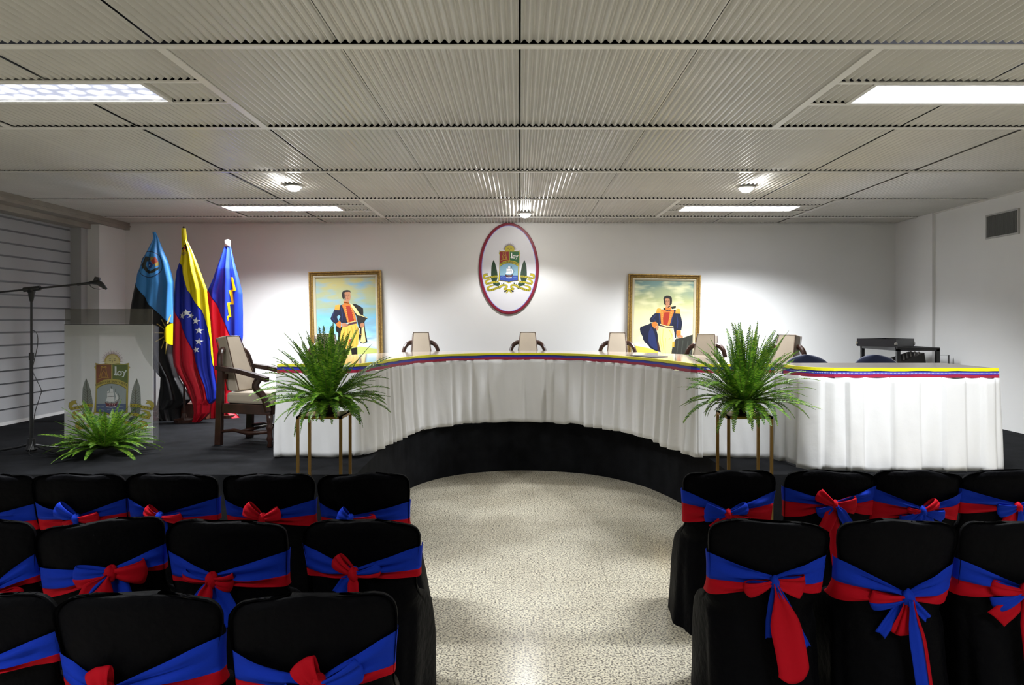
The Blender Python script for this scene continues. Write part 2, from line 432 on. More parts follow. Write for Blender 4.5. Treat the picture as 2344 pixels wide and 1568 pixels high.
def resample(path, step):
    out = [path[0]]; 
    for a, c in zip(path, path[1:]):
        d = math.hypot(c[0]-a[0], c[1]-a[1]); k = max(1, int(d / step))
        for i in range(1, k + 1): out.append((lerp(a[0], c[0], i/k), lerp(a[1], c[1], i/k)))
    return out
def normals(P):
    N = []
    for i in range(len(P)):
        a = P[max(i-2, 0)]; c = P[min(i+2, len(P)-1)]
        dx, dy = c[0]-a[0], c[1]-a[1]; l = math.hypot(dx, dy) or 1
        N.append((dy/l, -dx/l))
    return N
def ribbon(path, parent, dots):
    P = resample(path, .04); N = normals(P)
    YEL = mat('ribbon_yellow', (0.85, 0.80, 0.01), .45); BLU = mat('ribbon_blue', (0.03, 0.04, 0.50), .4); NAV = mat('ribbon_navy', (0.01, 0.012, 0.10), .4)
    RED = mat('ribbon_red', (0.42, 0.015, 0.06), .4)
    lay = [(ZT + .0015, -.022, 0), (ZT + .002, .004, 0), (ZT - .019, .008, 0), (ZT - .019, .008, 1), (ZT - .026, .0085, 1), (ZT - .026, .0085, 2), (ZT - .043, .0085, 2), (ZT - .043, .0085, 3), (ZT - .066, .009, 3)]
    b = MB(); rr = random.Random(3)
    wv = [.0015 * math.sin(i * .9) + rr.uniform(-.001, .001) for i in range(len(P))]
    rows = [[(p[0] + q[0]*d, p[1] + q[1]*d, z + (wv[i] if k > 1 else 0)) for i, (p, q) in enumerate(zip(P, N))] for k, (z, d, c) in enumerate(lay)]
    b.grid(rows, mif=lambda i, j: lay[i][2] if lay[i][2] == lay[i+1][2] else lay[i+1][2])
    rb = b.build('edge_ribbon', [YEL, NAV, BLU, RED], parent); rb['label'] = 'yellow, blue and red ribbon along the table edge'
    if dots:
        Q = resample(path, .009); M = normals(Q); b = MB()
        for p, q in list(zip(Q, M))[10::1]:
            z = ZT - .0335; e = .0092
            x, y = p[0] + q[0]*e, p[1] + q[1]*e; tx, ty = -q[1], q[0]
            b.add([(x - tx*.0026, y - ty*.0026, z - .0025), (x + tx*.0026, y + ty*.0026, z - .0025), (x + tx*.0026, y + ty*.0026, z + .0025), (x - tx*.0026, y - ty*.0026, z + .0025)], [(0, 1, 2, 3)])
        b.build('star_print', mat('ribbon_star_white', (0.55, 0.6, 0.95), .5), rb)
ribbon(FRONT, ht, False)
ribbon(SFR, st, True)

CLOTH = mat('white_cloth', (0.80, 0.80, 0.80), 0.75, bump=(14, 0.25, 0.01), sheen=.3)
def skirt(name, path, pleat, label, group=None, ztop=1.158, zbot=.515, seed=1, flat=None, box=False, drop=.0):
    P = resample(path, .011); N = normals(P)
    S = [0]
    for a, c in zip(P, P[1:]): S.append(S[-1] + math.hypot(c[0]-a[0], c[1]-a[1]))
    rr = random.Random(seed)
    # pleat list
    cuts = [0]; 
    while cuts[-1] < S[-1]: cuts.append(cuts[-1] + pleat * rr.uniform(.55, 1.5))
    amp = [rr.uniform(.45, 1.15) for _ in cuts]; lean = [rr.uniform(-.03, .03) for _ in cuts]; pk = [rr.choice((rr.uniform(.10, .3), rr.uniform(.7, .9), rr.uniform(.3, .7))) for _ in cuts]
    sag = [rr.uniform(0, .010) for _ in cuts]; hem = [rr.uniform(-.010, .012) for _ in cuts]
    def disp(s, t):      # t 0 top .. 1 bottom
        k = 0
        s2 = s + 0
        while k < len(cuts) - 2 and cuts[k+1] < s2: k += 1
        L = cuts[k+1] - cuts[k]; u = (s2 - cuts[k]) / L
        u = max(0, min(1, u + lean[k] * t * 4 * u * (1-u)))
        if box:
            d = .004 + .032 * (1 if k % 2 == 0 else 0) * (sm(u / .05) * sm((1 - u) / .05)) + .006 * t * math.sin(u * PI)
        else:
            q = u / pk[k] if u < pk[k] else (1 - u) / (1 - pk[k])
            d = .034 * amp[k] * sm(q) ** .8 * (.35 + .65 * t) * (1 + .3 * t)
        fl = flat(s) if flat else 1
        return d * fl + .004 + .018 * t, k, u
    nz = 16; rows = []
    fine = [random.Random(seed + 9).uniform(0, 6.28) for _ in range(6)]
    for i in range(nz + 1):
        t = i / nz; row = []
        for (p, q, s) in zip(P, N, S):
            d, k, u = disp(s, t)
            d += .0035 * t * math.sin(s * 23 + t * 5 + fine[0]) + .002 * math.sin(s * 61 - t * 7 + fine[1]) * t
            zz = lerp(ztop - sag[k] * math.sin(PI * u), zbot + hem[k] * sm(min(u, 1-u) * 6) - drop * d, t)
            row.append((p[0] + q[0]*d, p[1] + q[1]*d, zz))
        rows.append(row)
    b = MB(); b.grid(rows)
    o = b.build(name, CLOTH, smooth=True, solid=.002)
    tag(o, label, 'table skirt', group); return o
EF = .64   # end face length
Ls = sum(math.hypot(c[0]-a[0], c[1]-a[1]) for a, c in zip(FRONT, FRONT[1:]))
skirt('table_skirt', [(-1.87, 5.95), (-1.868, 5.55)] + [(x, y) for x, y in FRONT[:-2]] + [(1.355, 5.535), (1.40, 5.53)], .15, 'white pleated skirt hanging round the curved bay of the head table', seed=4,
      flat=lambda s: .18 if s < 1.0 else (1.0 if s < 6.05 else .2))
skirt('table_skirt', [(1.36, 5.525), (2.0, 5.525)], .3, 'flat white cloth panel on the head table behind the right fern stand', seed=8, flat=lambda s: .2, ztop=1.157)
skirt('table_skirt', [(1.985, 5.50)] + SFR[1:] + [(3.342, 5.05), (3.342, 5.69)], .15, 'bright white skirt in broad flat pleats on the side table', seed=21, box=True, zbot=.505)
# flat dark grey rectangle on top of the head table
f = MB(); f.box((-.10, -.15, 0), (.10, .15, .006)); f = f.build('grey_rectangle', mat('rectangle_grey', (0.10, 0.095, 0.10), .5), loc=(1.20, 6.70, ZT + .0022))
f.rotation_euler = (0, 0, .5); tag(f, 'flat dark grey rectangle lying on the head table below the right portrait', 'folder')

# ------------------------------------------------------------------ wooden armchairs with beige cushions
VIN = mat('beige_vinyl', (0.42, 0.355, 0.275), 0.38, noise=(5, .04), bump=(25, .12, .004), spec=.5)
PIPE = mat('dark_piping', (0.10, 0.055, 0.035), 0.5)
def rbox(name, bot, top, m, parent, bev=.018):
    b = MB(); b.hexa(bot, top); return b.build(name, m, parent, bevel=bev, smooth=False)
def make_armchair(label):
    r = empty('armchair', (0, 0, 0), label=label, cat='armchair', group='beige and dark wood armchairs behind the head table')
    # local: faces -Y, back at +Y
    s = rbox('seat_cushion', [(-.23, -.27, .35), (.23, -.27, .35), (.21, .20, .35), (-.21, .20, .35)], [(-.235, -.28, .455), (.235, -.28, .455), (.21, .20, .445), (-.21, .20, .445)], VIN, r, .025)
    b = MB(); b.tube([(-.23, -.275, .452), (.23, -.275, .452)], .005, 6); b.tube([(-.23, -.27, .358), (.23, -.27, .358)], .005, 6); b.build('piping', PIPE, s)
    W, W2 = .105, .165
    bot = [(-W2, .10, .45), (W2, .10, .45), (W2, .21, .45), (-W2, .21, .45)]
    top = [(-W, .27, .925), (W, .27, .925), (W, .37, .905), (-W, .37, .905)]
    k = rbox('back_cushion', bot, top, VIN, r, .014)
    b = MB(); b.tube([(-W2, .10, .46), (-W, .268, .918), (W, .268, .918), (W2, .10, .46)], .0045, 6)
    b.tube([(-W2, .212, .46), (-W, .372, .90), (W, .372, .90), (W2, .212, .46)], .0045, 6); b.build('piping', PIPE, k)
    b = MB(); b.box((-.25, -.26, .27), (.25, -.22, .35)); b.box((-.24, .18, .27), (.24, .22, .35)); b.box((-.255, -.26, .27), (-.215, .22, .35)); b.box((.215, -.26, .27), (.255, .22, .35))
    b.box((-.13, .215, .45), (-.10, .245, .62)); b.box((.10, .215, .45), (.13, .245, .62)); b.box((-.23, .22, .55), (.23, .25, .60))
    b.build('seat_frame', WOODD, r, bevel=.004)
    for sx in (-1, 1):
        b = MB()
        prof = [(.018, 0), (.024, .01), (.016, .04), (.028, .07), (.020, .10), (.022, .14), (.030, .16), (.030, .175), (.020, .19), (.026, .22), (.028, .27)]
        b.lathe(prof, 14, M=Matrix.Translation((sx*.245, -.25, 0))); b.build('front_leg', WOODD, r, smooth=True)
        b = MB(); b.hexa([(sx*.245-.025, .22, 0), (sx*.245+.025, .22, 0), (sx*.245+.025, .28, 0), (sx*.245-.025, .28, 0)], [(sx*.245-.022, .20, .66), (sx*.245+.022, .20, .66), (sx*.245+.022, .255, .66), (sx*.245-.022, .255, .66)])
        b.build('rear_leg', WOODD, r, bevel=.004)
        b = MB(); b.tube(catmull([(sx*.09, .30, .80), (sx*.15, .28, .80), (sx*.205, .26, .765), (sx*.235, .245, .70), (sx*.245, .23, .64)], 4), .026, 10)
        P = [(sx*.245, .27, .655), (sx*.25, .05, .63), (sx*.262, -.12, .595), (sx*.27, -.24, .565)]
        for (a, c) in zip(P, P[1:]):
            b.hexa([(a[0]-.03, a[1], a[2]-.018), (a[0]+.03, a[1], a[2]-.018), (c[0]+.034, c[1], c[2]-.018), (c[0]-.034, c[1], c[2]-.018)],
                   [(a[0]-.03, a[1], a[2]+.018), (a[0]+.03, a[1], a[2]+.018), (c[0]+.034, c[1], c[2]+.018), (c[0]-.034, c[1], c[2]+.018)])
        b.tube(catmull([(sx*.262, -.16, .575), (sx*.262, -.12, .50), (sx*.258, -.20, .42), (sx*.25, -.235, .30)], 5), [.022]*16, 8, flat=1.5)
        b.build('armrest', WOODD, r, bevel=.003)
        b = MB(); b.tube([(sx*.245, -.25, .13), (sx*.245, -.05, .11), (sx*.245, .10, .13), (sx*.245, .25, .11)], [.012, .020, .014, .012], 8); b.build('stretcher', WOODD, r, smooth=True)
    b = MB(); b.tube([(-.245, .02, .125), (.245, .02, .125)], .014, 8); b.build('stretcher', WOODD, r, smooth=True)
    return r
ac = make_armchair('wooden armchair with beige cushions standing left of the head table, fully in view')
ac.location = (-2.26, 6.25, .5); ac.rotation_euler = (0, 0, math.radians(74)); ac.scale = (.84, 1, 1)
del ac['group']
for (px, Y, rz, lab) in [(745, 7.4, 38, 'beige armchair back half hidden by the left fern, before the left portrait'),
                     (963, 8.34, 12, 'beige armchair behind the head table between the left portrait and the emblem'),
                     (1208, 8.42, 0, 'beige armchair at the middle of the head table, below the emblem'),
                     (1414, 8.22, -12, 'beige armchair behind the head table just left of the right portrait'),
                     (1618, 7.4, -30, 'beige armchair overlapping the right edge of the right portrait'),
                     (1806, 6.95, -52, 'beige armchair back right of the right fern, beside the navy chairs')]:
    c = copy_tree(ac); c['label'] = lab; c['group'] = 'beige and dark wood armchairs behind the head table'
    p = at(px, 800, Y); c.location = (p.x, Y - .28, .5); c.rotation_euler = (0, 0, math.radians(rz))
    R = Matrix.Rotation(math.radians(rz), 3, 'Z'); d = R @ Vector((0, .30, 0)); c.location = (p.x - d.x, Y - d.y, .5)

# navy chairs behind the side table
NAVY = mat('navy_fabric', (0.012, 0.02, 0.065), .8, sheen=.3)
def navy_chair(x, y, label):
    r = empty('office_chair', (x, y, .5), label=label, cat='chair', group='navy chairs behind the side table')
    b = MB(); rows = []
    for j in range(25):
        v = .5 - .5 * math.cos(PI * j / 24); z = .36 + .40 * v; hw = .225 * max(0, 1 - abs(2*v - 1)**2.4) ** .5 + .002
        rows.append([(hw * math.cos(a), .20 + .035 * math.sin(a) + .05 * v - .03 * (hw * math.cos(a) / .21)**2, z) for a in [2*PI*k/20 for k in range(20)]])
    b.grid(rows, closed=True); b.f.append(list(range(19, -1, -1))); b.m.append(0); b.f.append([24*20 + k for k in range(20)]); b.m.append(0)
    b.build('backrest', NAVY, r, smooth=True)
    b = MB(); b.lathe([(.05, .34), (.21, .345), (.235, .37), (.22, .41), (.05, .42)], 24, M=Matrix.Translation((0, -.02, 0))); b.build('seat', NAVY, r, smooth=True)
    bm = mat('black_plastic', (.01, .01, .01), .4)
    b = MB(); b.box((-.02, .17, .33), (.02, .20, .5)); b.box((-.02, 0, .325), (.02, .2, .345)); b.build('back_support', bm, r)
    for sx in (-1, 1):
        for sy in (-1, 1):
            b = MB(); b.tube([(sx*.15, sy*.13, .345), (sx*.22, sy*.20, 0)], .011, 8); b.build('leg', bm, r)
    return r
p = at(1858, 800, 6.2); navy_chair(p.x - .04, 5.98, 'navy round-backed chair behind the side table, next to the last beige armchair')
p = at(2008, 800, 6.2); navy_chair(p.x, 6.0, 'navy round-backed chair behind the side table, in front of the black rack')

# ------------------------------------------------------------------ black rack and equipment (right back corner)
BLK = mat('black_steel', (0.008, 0.008, 0.009), .35, spec=.5)
CHR = mat('chrome', (0.6, 0.6, 0.6), .2, 1.0)
rk = empty('equipment_rack', (4.25, 8.1, .5), label='black square-tube metal rack standing in the right back corner', cat='rack')
def post(bx0, by, name='post', z1=.80): MB().box((bx0 - .018, by - .018, 0), (bx0 + .018, by + .018, z1)).build(name, BLK, rk)
for x, y in [(-.21, -.4), (.21, -.4), (-.21, .4), (.21, .4)]: post(x, y, z1=.75)
b = MB()
def bar(b, a, c, r=.018): b.hexa([(a[0], a[1]-r, a[2]-r), (c[0], c[1]-r, c[2]-r), (c[0], c[1]+r, c[2]-r), (a[0], a[1]+r, a[2]-r)], [(a[0], a[1]-r, a[2]+r), (c[0], c[1]-r, c[2]+r), (c[0], c[1]+r, c[2]+r), (a[0], a[1]+r, a[2]+r)])
bar(b, (-.228, -.4, .75), (.228, -.4, .75)); bar(b, (-.228, .4, .75), (.228, .4, .75))
b.box((-.228, -.4, .732), (-.192, .4, .768)); b.box((.192, -.4, .732), (.228, .4, .768))
b.build('top_frame', BLK, rk)
MB().box((-.19, -.38, .42), (.19, .38, .44)).build('shelf', BLK, rk)
tr = empty('equipment_tray', (4.15, 8.15, 1.268), rz=0, label='open black box lid with metal corners lying on top of the rack', cat='case')
b = MB()
outl = [(-.34, 0), (-.08, -.35), (.28, -.05), (.14, .30)]
inn = [(x*.93, y*.93) for x, y in outl]; zb, z2 = .0, .085
nb = MB(); nb.add([(x, y, zb) for x, y in outl] + [(x, y, z2) for x, y in outl] + [(x, y, z2) for x, y in inn] + [(x, y, .02) for x, y in inn],
       [(3,2,1,0)] + [(i, (i+1)%4, 4+(i+1)%4, 4+i) for i in range(4)] + [(4+i, 4+(i+1)%4, 8+(i+1)%4, 8+i) for i in range(4)] + [(8+i, 8+(i+1)%4, 12+(i+1)%4, 12+i) for i in range(4)] + [(12, 13, 14, 15)])
nb.build('tray_body', BLK, tr)
for x, y in outl[:3]: MB().lathe([(.008, .015), (.016, .025), (.016, .045), (.008, .055)], 8, M=Matrix.Translation((x*.99, y*.99, 0))).build('metal_corner', CHR, tr)
mx = empty('mixing_console', (4.25, 7.92, .94), label='black sloping mixing console sitting inside the metal rack', cat='mixer')
b = MB(); b.add([(-.17, -.12, 0), (.17, -.12, 0), (.17, .18, 0), (-.17, .18, 0), (-.17, -.12, .15), (.13, -.12, .27), (.12, .18, .27), (-.17, .18, .17)], [(0,3,2,1),(4,5,6,7),(0,1,5,4),(1,2,6,5),(2,3,7,6),(3,0,4,7)])
b.build('console_body', mat('console_black', (.016, .014, .013), .5), mx, bevel=.006)
b = MB()
for i in range(7):
    for j in range(3): b.box((-.16 + i*.04, -.09 + j*.08, .15 + i*.016), (-.148 + i*.04, -.075 + j*.08, .18 + i*.0162))
b.build('control_knobs', mat('knob_grey', (.15, .14, .13), .5), mx)
kb = empty('amplifier_box', (4.14, 8.30, .94), label='flat dark equipment box on the left side of the rack shelf', cat='amplifier')
MB().box((-.06, -.1, 0), (.13, .12, .19)).build('amplifier_body', BLK, kb, bevel=.004)
b = MB(); b.box((.03, -.104, .04), (.045, -.1, .06)); b.build('indicator', WHT, kb)
cn = empty('corner_frame', (4.585, 7.78, .5), label='thin grey frame outline by the right wall behind the rack', cat='frame')
b = MB(); b.tube([(-.06, 0, 0), (-.06, 0, .68), (.055, .02, .68), (.055, .02, 0)], .011, 6); b.build('frame_tube', mat('tube_grey', (.25, .25, .25), .4, .5), cn)  # bent grey tube outline close to the right wall

# ------------------------------------------------------------------ flat artwork helper (printed / painted relief a fraction of a millimetre deep)
def ccw(P):
    a = sum(P[i][0]*P[(i+1)%len(P)][1] - P[(i+1)%len(P)][0]*P[i][1] for i in range(len(P)))
    return P if a > 0 else P[::-1]
class Art:
    """plane art: x right, y DOWN in drawing units; becomes local (x, -layer, z)"""
    def __init__(s, cx, cy, sc_, step=.0003, z0=0): s.c = (cx, cy); s.k = sc_; s.step = step; s.lay = 1; s.bm = bmesh.new(); s.mats = []; s.z0 = z0
    def mi(s, m):
        if m not in s.mats: s.mats.append(m)
        return s.mats.index(m)
    def poly(s, P, m, up=True):
        pts = [((x - s.c[0]) * s.k, -(y - s.c[1]) * s.k) for x, y in P]
        pts = ccw(pts); d = -s.lay * s.step - s.z0
        q = []
        for p in pts:
            if not q or (abs(p[0]-q[-1][0]) + abs(p[1]-q[-1][1])) > 1e-7: q.append(p)
        vs = [s.bm.verts.new((x, d, z)) for x, z in q]
        try:
            f = s.bm.faces.new(vs); f.material_index = s.mi(m); f.normal_update()
            bmesh.ops.triangulate(s.bm, faces=[f], ngon_method='EAR_CLIP')
        except ValueError: pass
        if up: s.lay += 1
    def line(s, P, wd, m, up=True, closed=False):
        if closed: P = list(P) + [P[0]]
        L = []; R = []
        for i, p in enumerate(P):
            a = P[i-1] if i else (P[-2] if closed else P[0]); c = P[i+1] if i < len(P)-1 else (P[1] if closed else P[-1])
            dx, dy = c[0]-a[0], c[1]-a[1]; l = math.hypot(dx, dy) or 1
            nx, ny = -dy/l*wd/2, dx/l*wd/2
            L.append((p[0]+nx, p[1]+ny)); R.append((p[0]-nx, p[1]-ny))
        for i in range(len(P) - 1): s.poly([L[i], L[i+1], R[i+1], R[i]], m, up=False)
        if up: s.lay += 1
    def ell(s, cx, cy, rx, ry, m, a0=0, a1=360, n=32, up=True):
        s.poly([(cx + rx*math.cos(math.radians(a0 + (a1-a0)*k/n)), cy + ry*math.sin(math.radians(a0 + (a1-a0)*k/n))) for k in range(n + (a1-a0 != 360))], m, up)
    def text(s, txt, size, m, place):
        """place(u in text units centred) -> (x, y, angle)"""
        cu = bpy.data.curves.new('t', 'FONT'); cu.body = txt; cu.size = 1; cu.align_x = 'CENTER'; cu.resolution_u = 3; cu.offset = .03
        ob = bpy.data.objects.new('t', cu); COL.objects.link(ob)
        dg = bpy.context.evaluated_depsgraph_get(); me = bpy.data.meshes.new_from_object(ob.evaluated_get(dg))
        vs = []
        for v in me.vertices:
            x, y, a = place(v.co.x * size); h = v.co.y * size
            X = x + h * math.sin(a); Yy = y - h * math.cos(a)
            vs.append(s.bm.verts.new(((X - s.c[0])*s.k, -s.lay*s.step - s.z0, -(Yy - s.c[1])*s.k)))
        for p in me.polygons:
            try: f = s.bm.faces.new([vs[i] for i in p.vertices]); f.material_index = s.mi(m)
            except ValueError: pass
        s.lay += 1
        bpy.data.objects.remove(ob); bpy.data.curves.remove(cu); bpy.data.meshes.remove(me)
    def build(s, name, parent=None):
        for f in s.bm.faces:
            f.normal_update()
            if f.normal.y > 0: f.normal_flip()
        me = bpy.data.meshes.new(name); s.bm.to_mesh(me); s.bm.free()
        for m in s.mats: me.materials.append(m)
        o = bpy.data.objects.new(name, me); COL.objects.link(o)
        if parent: o.parent = parent
        return o
def ink(h, rough=.45): return mat('ink_' + h, h, rough)

def draw_crest(A, pal):
    """municipal crest, drawing units of the plaque close-up, centre x = 580"""
    YE, DK, RD, GR, LB, SE, WH, PG, BR = (pal[k] for k in ('y', 'k', 'r', 'g', 'l', 's', 'w', 'p', 'b'))
    c = 580
    def mir(P): return [(2*c - x, y) for x, y in P]
    # palms
    left = [(340, 645), (362, 690), (385, 770), (400, 850), (405, 905), (395, 960), (375, 985), (318, 985), (302, 940), (302, 840), (308, 740), (322, 690)]
    stem = [(350, 985), (400, 1020), (440, 1065), (450, 1100), (432, 1095), (420, 1060), (340, 1040), (330, 1010)]
    for fn in (lambda P: P, mir):
        A.poly(fn(left), PG, up=False); A.poly(fn(stem), PG)
        A.line(fn([(342, 660), (352, 800), (352, 980)]), 5, DK, up=False)
        for k in range(9): 
            y = 775 + k * 24
            A.line(fn([(350, y), (315, y - 30)]), 3, DK, up=False); A.line(fn([(352, y), (388, y - 34)]), 3, DK, up=False)
        A.lay += 1
        for q in ([(455, 1010), (490, 1035), (470, 1040)], [(500, 990), (512, 1010), (480, 1050), (478, 1035)], [(335, 1030), (430, 995), (445, 1030), (400, 1045)]): A.poly(fn(q), PG, up=False)
        A.lay += 1
    # ribbons
    def band(P, wd, txt=True):
        for fn in (lambda Q: Q, mir):
            Q = catmull(P, 5)
            A.line(fn(Q), wd + 6, DK); A.line(fn(Q), wd, YE)
            if txt:
                n = len(Q)
                for k in range(int(n*.10), int(n*.92), 2):
                    if k % 8 == 0: continue
                    (x0, y0), (x1, y1) = Q[k], Q[min(k+1, n-1)]
                    A.line(fn([(lerp(x0, x1, .1), lerp(y0, y1, .1)), (lerp(x0, x1, .8), lerp(y0, y1, .8))]), wd * .42, DK, up=False)
                A.lay += 1
    def hook(P):
        for fn in (lambda Q: Q, mir):
            A.poly(fn(P), DK); 
            gx = sum(p[0] for p in P)/len(P); gy = sum(p[1] for p in P)/len(P)
            A.poly(fn([(lerp(x, gx, .10), lerp(y, gy, .10)) for x, y in P]), YE)
    hook([(190, 950), (172, 915), (176, 880), (205, 858), (255, 852), (242, 868), (262, 890), (225, 892), (205, 915), (215, 950)])
    band([(195, 935), (260, 925), (340, 905), (405, 902)], 26)
    hook([(225, 1035), (203, 1000), (215, 965), (260, 945), (310, 950), (260, 968), (238, 995), (250, 1030)])
    band([(228, 1018), (290, 1008), (350, 990), (420, 985)], 26)
    hook([(255, 1135), (233, 1100), (245, 1060), (300, 1040), (360, 1045), (290, 1065), (270, 1090), (290, 1130)])
    band([(255, 1118), (330, 1108), (400, 1080), (460, 1060)], 28)
    band([(440, 1062), (480, 1040), (530, 1040), (548, 1065), (520, 1090), (500, 1105)], 24, False)
    band([(505, 1095), (540, 1110), (580, 1115)], 22, False)
    for fn in (lambda Q: Q, mir):
        A.poly(fn([(575, 1100), (580, 1125), (545, 1168), (530, 1155), (556, 1125)]), YE)
        A.poly(fn([(560, 1118), (520, 1152), (500, 1140), (545, 1110)]), DK, up=False)
    A.lay += 1
    # sun
    for k in range(25):
        a = math.radians(180 + 180 * k / 24); r0, r1, hw = 62, 118 if k % 2 else 104, .075
        A.poly([(590 + r0*math.cos(a - hw), 488 + r0*math.sin(a - hw)), (590 + r1*math.cos(a), 488 + r1*math.sin(a)), (590 + r0*math.cos(a + hw), 488 + r0*math.sin(a + hw))], BR, up=False)
    A.lay += 1
    A.ell(590, 490, 74, 72, YE, 180, 360, 24)
    A.poly([(516, 489), (664, 489), (660, 520), (520, 520)], YE)
    for x in (568, 612): A.ell(x, 478, 12, 5, DK, up=False)
    A.line([(592, 480), (590, 500)], 4, DK, up=False); A.line([(558, 465), (578, 463)], 4, DK, up=False); A.line([(602, 463), (622, 465)], 4, DK)
    # shield
    S = [(418, 540), (432, 528), (428, 500), (470, 512), (530, 505), (585, 518), (640, 505), (700, 512), (748, 500), (744, 530), (760, 542), (746, 565), (740, 820), (736, 972), (640, 982), (610, 992), (577, 1014), (545, 992), (510, 982), (414, 972), (430, 820), (432, 565)]
    g = (580, 750)
    A.poly(S, DK); A.poly([(lerp(x, g[0], .015), lerp(y, g[1], .012)) for x, y in S], YE)
    A.poly([(438, 518), (580, 518), (580, 652), (510, 662), (438, 698)], RD, up=False)
    A.poly([(592, 518), (736, 518), (736, 698), (660, 662), (592, 652)], GR)
    arch = [(442, 745), (480, 718), (530, 700), (580, 694), (630, 700), (680, 718), (722, 745)]
    A.poly(arch + [(722, 968), (620, 976), (577, 998), (540, 976), (436, 968)], DK)
    A.poly([(x, y + 5) for x, y in arch] + [(718, 890), (440, 890)], LB, up=False)
    A.poly([(440, 888), (718, 888), (718, 962), (620, 970), (577, 990), (540, 970), (440, 962)], SE)
    for x0, y0, L_ in ((450, 915, 60), (540, 945, 90), (640, 920, 60), (640, 950, 60), (460, 950, 50)): A.line([(x0, y0), (x0 + L_/2, y0 - 6), (x0 + L_, y0)], 4, LB, up=False)
    A.lay += 1
    # name along the arch
    R_ = 300
    def place(u):
        a = u / R_; return (580 + R_*math.sin(a), 986 - R_*math.cos(a), a)
    A.text('CIUDAD DE SANTA RITA', 27, DK, place)
    # crowned dress device
    A.poly([(478, 545), (540, 545), (530, 530), (508, 540), (486, 530)], YE, up=False)
    A.line([(490, 552), (474, 620), (470, 640)], 5, YE, up=False); A.line([(528, 552), (542, 620), (548, 640)], 5, YE, up=False)
    A.line([(492, 600), (508, 575), (526, 600), (530, 635), (488, 635)], 5, YE, up=False, closed=True)
    A.line([(450, 655), (500, 640), (560, 645)], 4, YE)
    # letters L o y
    A.poly([(613, 535), (630, 535), (630, 600), (640, 606), (634, 622), (605, 618), (605, 606), (613, 600)], WH, up=False)
    A.line([(658 + 17*math.cos(t*PI/8), 600 + 18*math.sin(t*PI/8)) for t in range(16)], 11, WH, up=False, closed=True)
    A.line([(680, 582), (698, 588), (704, 606)], 10, WH, up=False); A.line([(722, 572), (706, 600), (694, 634), (682, 632)], 11, WH)
    # ship
    A.poly([(520, 868), (545, 882), (620, 884), (648, 852), (640, 880), (628, 912), (535, 912), (526, 890)], BR)
    for x, y0, y1 in ((548, 760, 880), (580, 722, 884), (622, 745, 880)): A.line([(x, y0), (x, y1)], 5, DK, up=False)
    A.line([(640, 866), (660, 830), (640, 780)], 4, DK)
    for P in ([(540, 790), (562, 786), (562, 866), (530, 862), (542, 826)], [(570, 740), (596, 748), (600, 775), (566, 778)], [(562, 782), (602, 780), (606, 815), (562, 818)], [(560, 822), (608, 820), (612, 866), (558, 870)],
              [(614, 775), (634, 800), (648, 840), (616, 866), (622, 820)], [(542, 770), (558, 764), (560, 782), (542, 786)]):
        A.poly(P, WH, up=False)
    A.lay += 1
    A.line([(545, 822), (610, 818)], 4, DK, up=False); A.line([(556, 780), (604, 778)], 4, DK, up=False)
    for x in (568, 590, 608): A.ell(x, 897, 5, 4, WH, n=8, up=False)
    A.line([(535, 916), (580, 922), (625, 914)], 6, WH)

PAL = dict(y=ink('B9AC22'), k=ink('1E1C14'), r=ink('8E1F22'), g=ink('1F6333'), l=ink('7FA9BE'), s=ink('24439E'), w=ink('F2F2F2'), p=ink('1D3F26'), b=ink('4A1D18'))
# oval plaque
pq = at(1164.6, 614.4, 8.96)
plq = empty('city_emblem_plaque', (pq.x, 9.0, pq.z), label='white oval plaque with crimson rim and city coat of arms on the back wall', cat='plaque')
K = 0.000801
b = MB(); N_ = 64; ax, az = 467*K, 712*K
def ring(rx, rz, y): return [(rx*math.cos(2*PI*k/N_), y, rz*math.sin(2*PI*k/N_)) for k in range(N_)]
b.grid([ring(ax, az, -.002), ring(ax, az, -.020), ring(ax - .006, az - .006, -.026), ring(ax - .034, az - .034, -.027), ring(ax - .034, az - .034, -.018)], closed=True)
b.build('rim', mat('crimson_rim', (0.24, 0.012, 0.035), .4), plq, smooth=False)
b = MB(); b.grid([ring(ax - .030, az - .030, -.002), ring(ax - .034, az - .034, -.0262)], closed=True); b.f.append([N_ + k for k in range(N_)]); b.m.append(0)
b.build('plaque_panel', mat('plaque_white', (0.72, 0.72, 0.76), .4), plq)
b = MB(); b.grid([ring(ax - .0335, az - .0335, -.0266), ring(ax - .041, az - .041, -.0266)], closed=True); b.build('inner_line', mat('pale_blue_line', (.25, .3, .75), .4), plq)
A = Art(577, 780, K, .00006, .0262); draw_crest(A, PAL); A.build('coat_of_arms', plq)

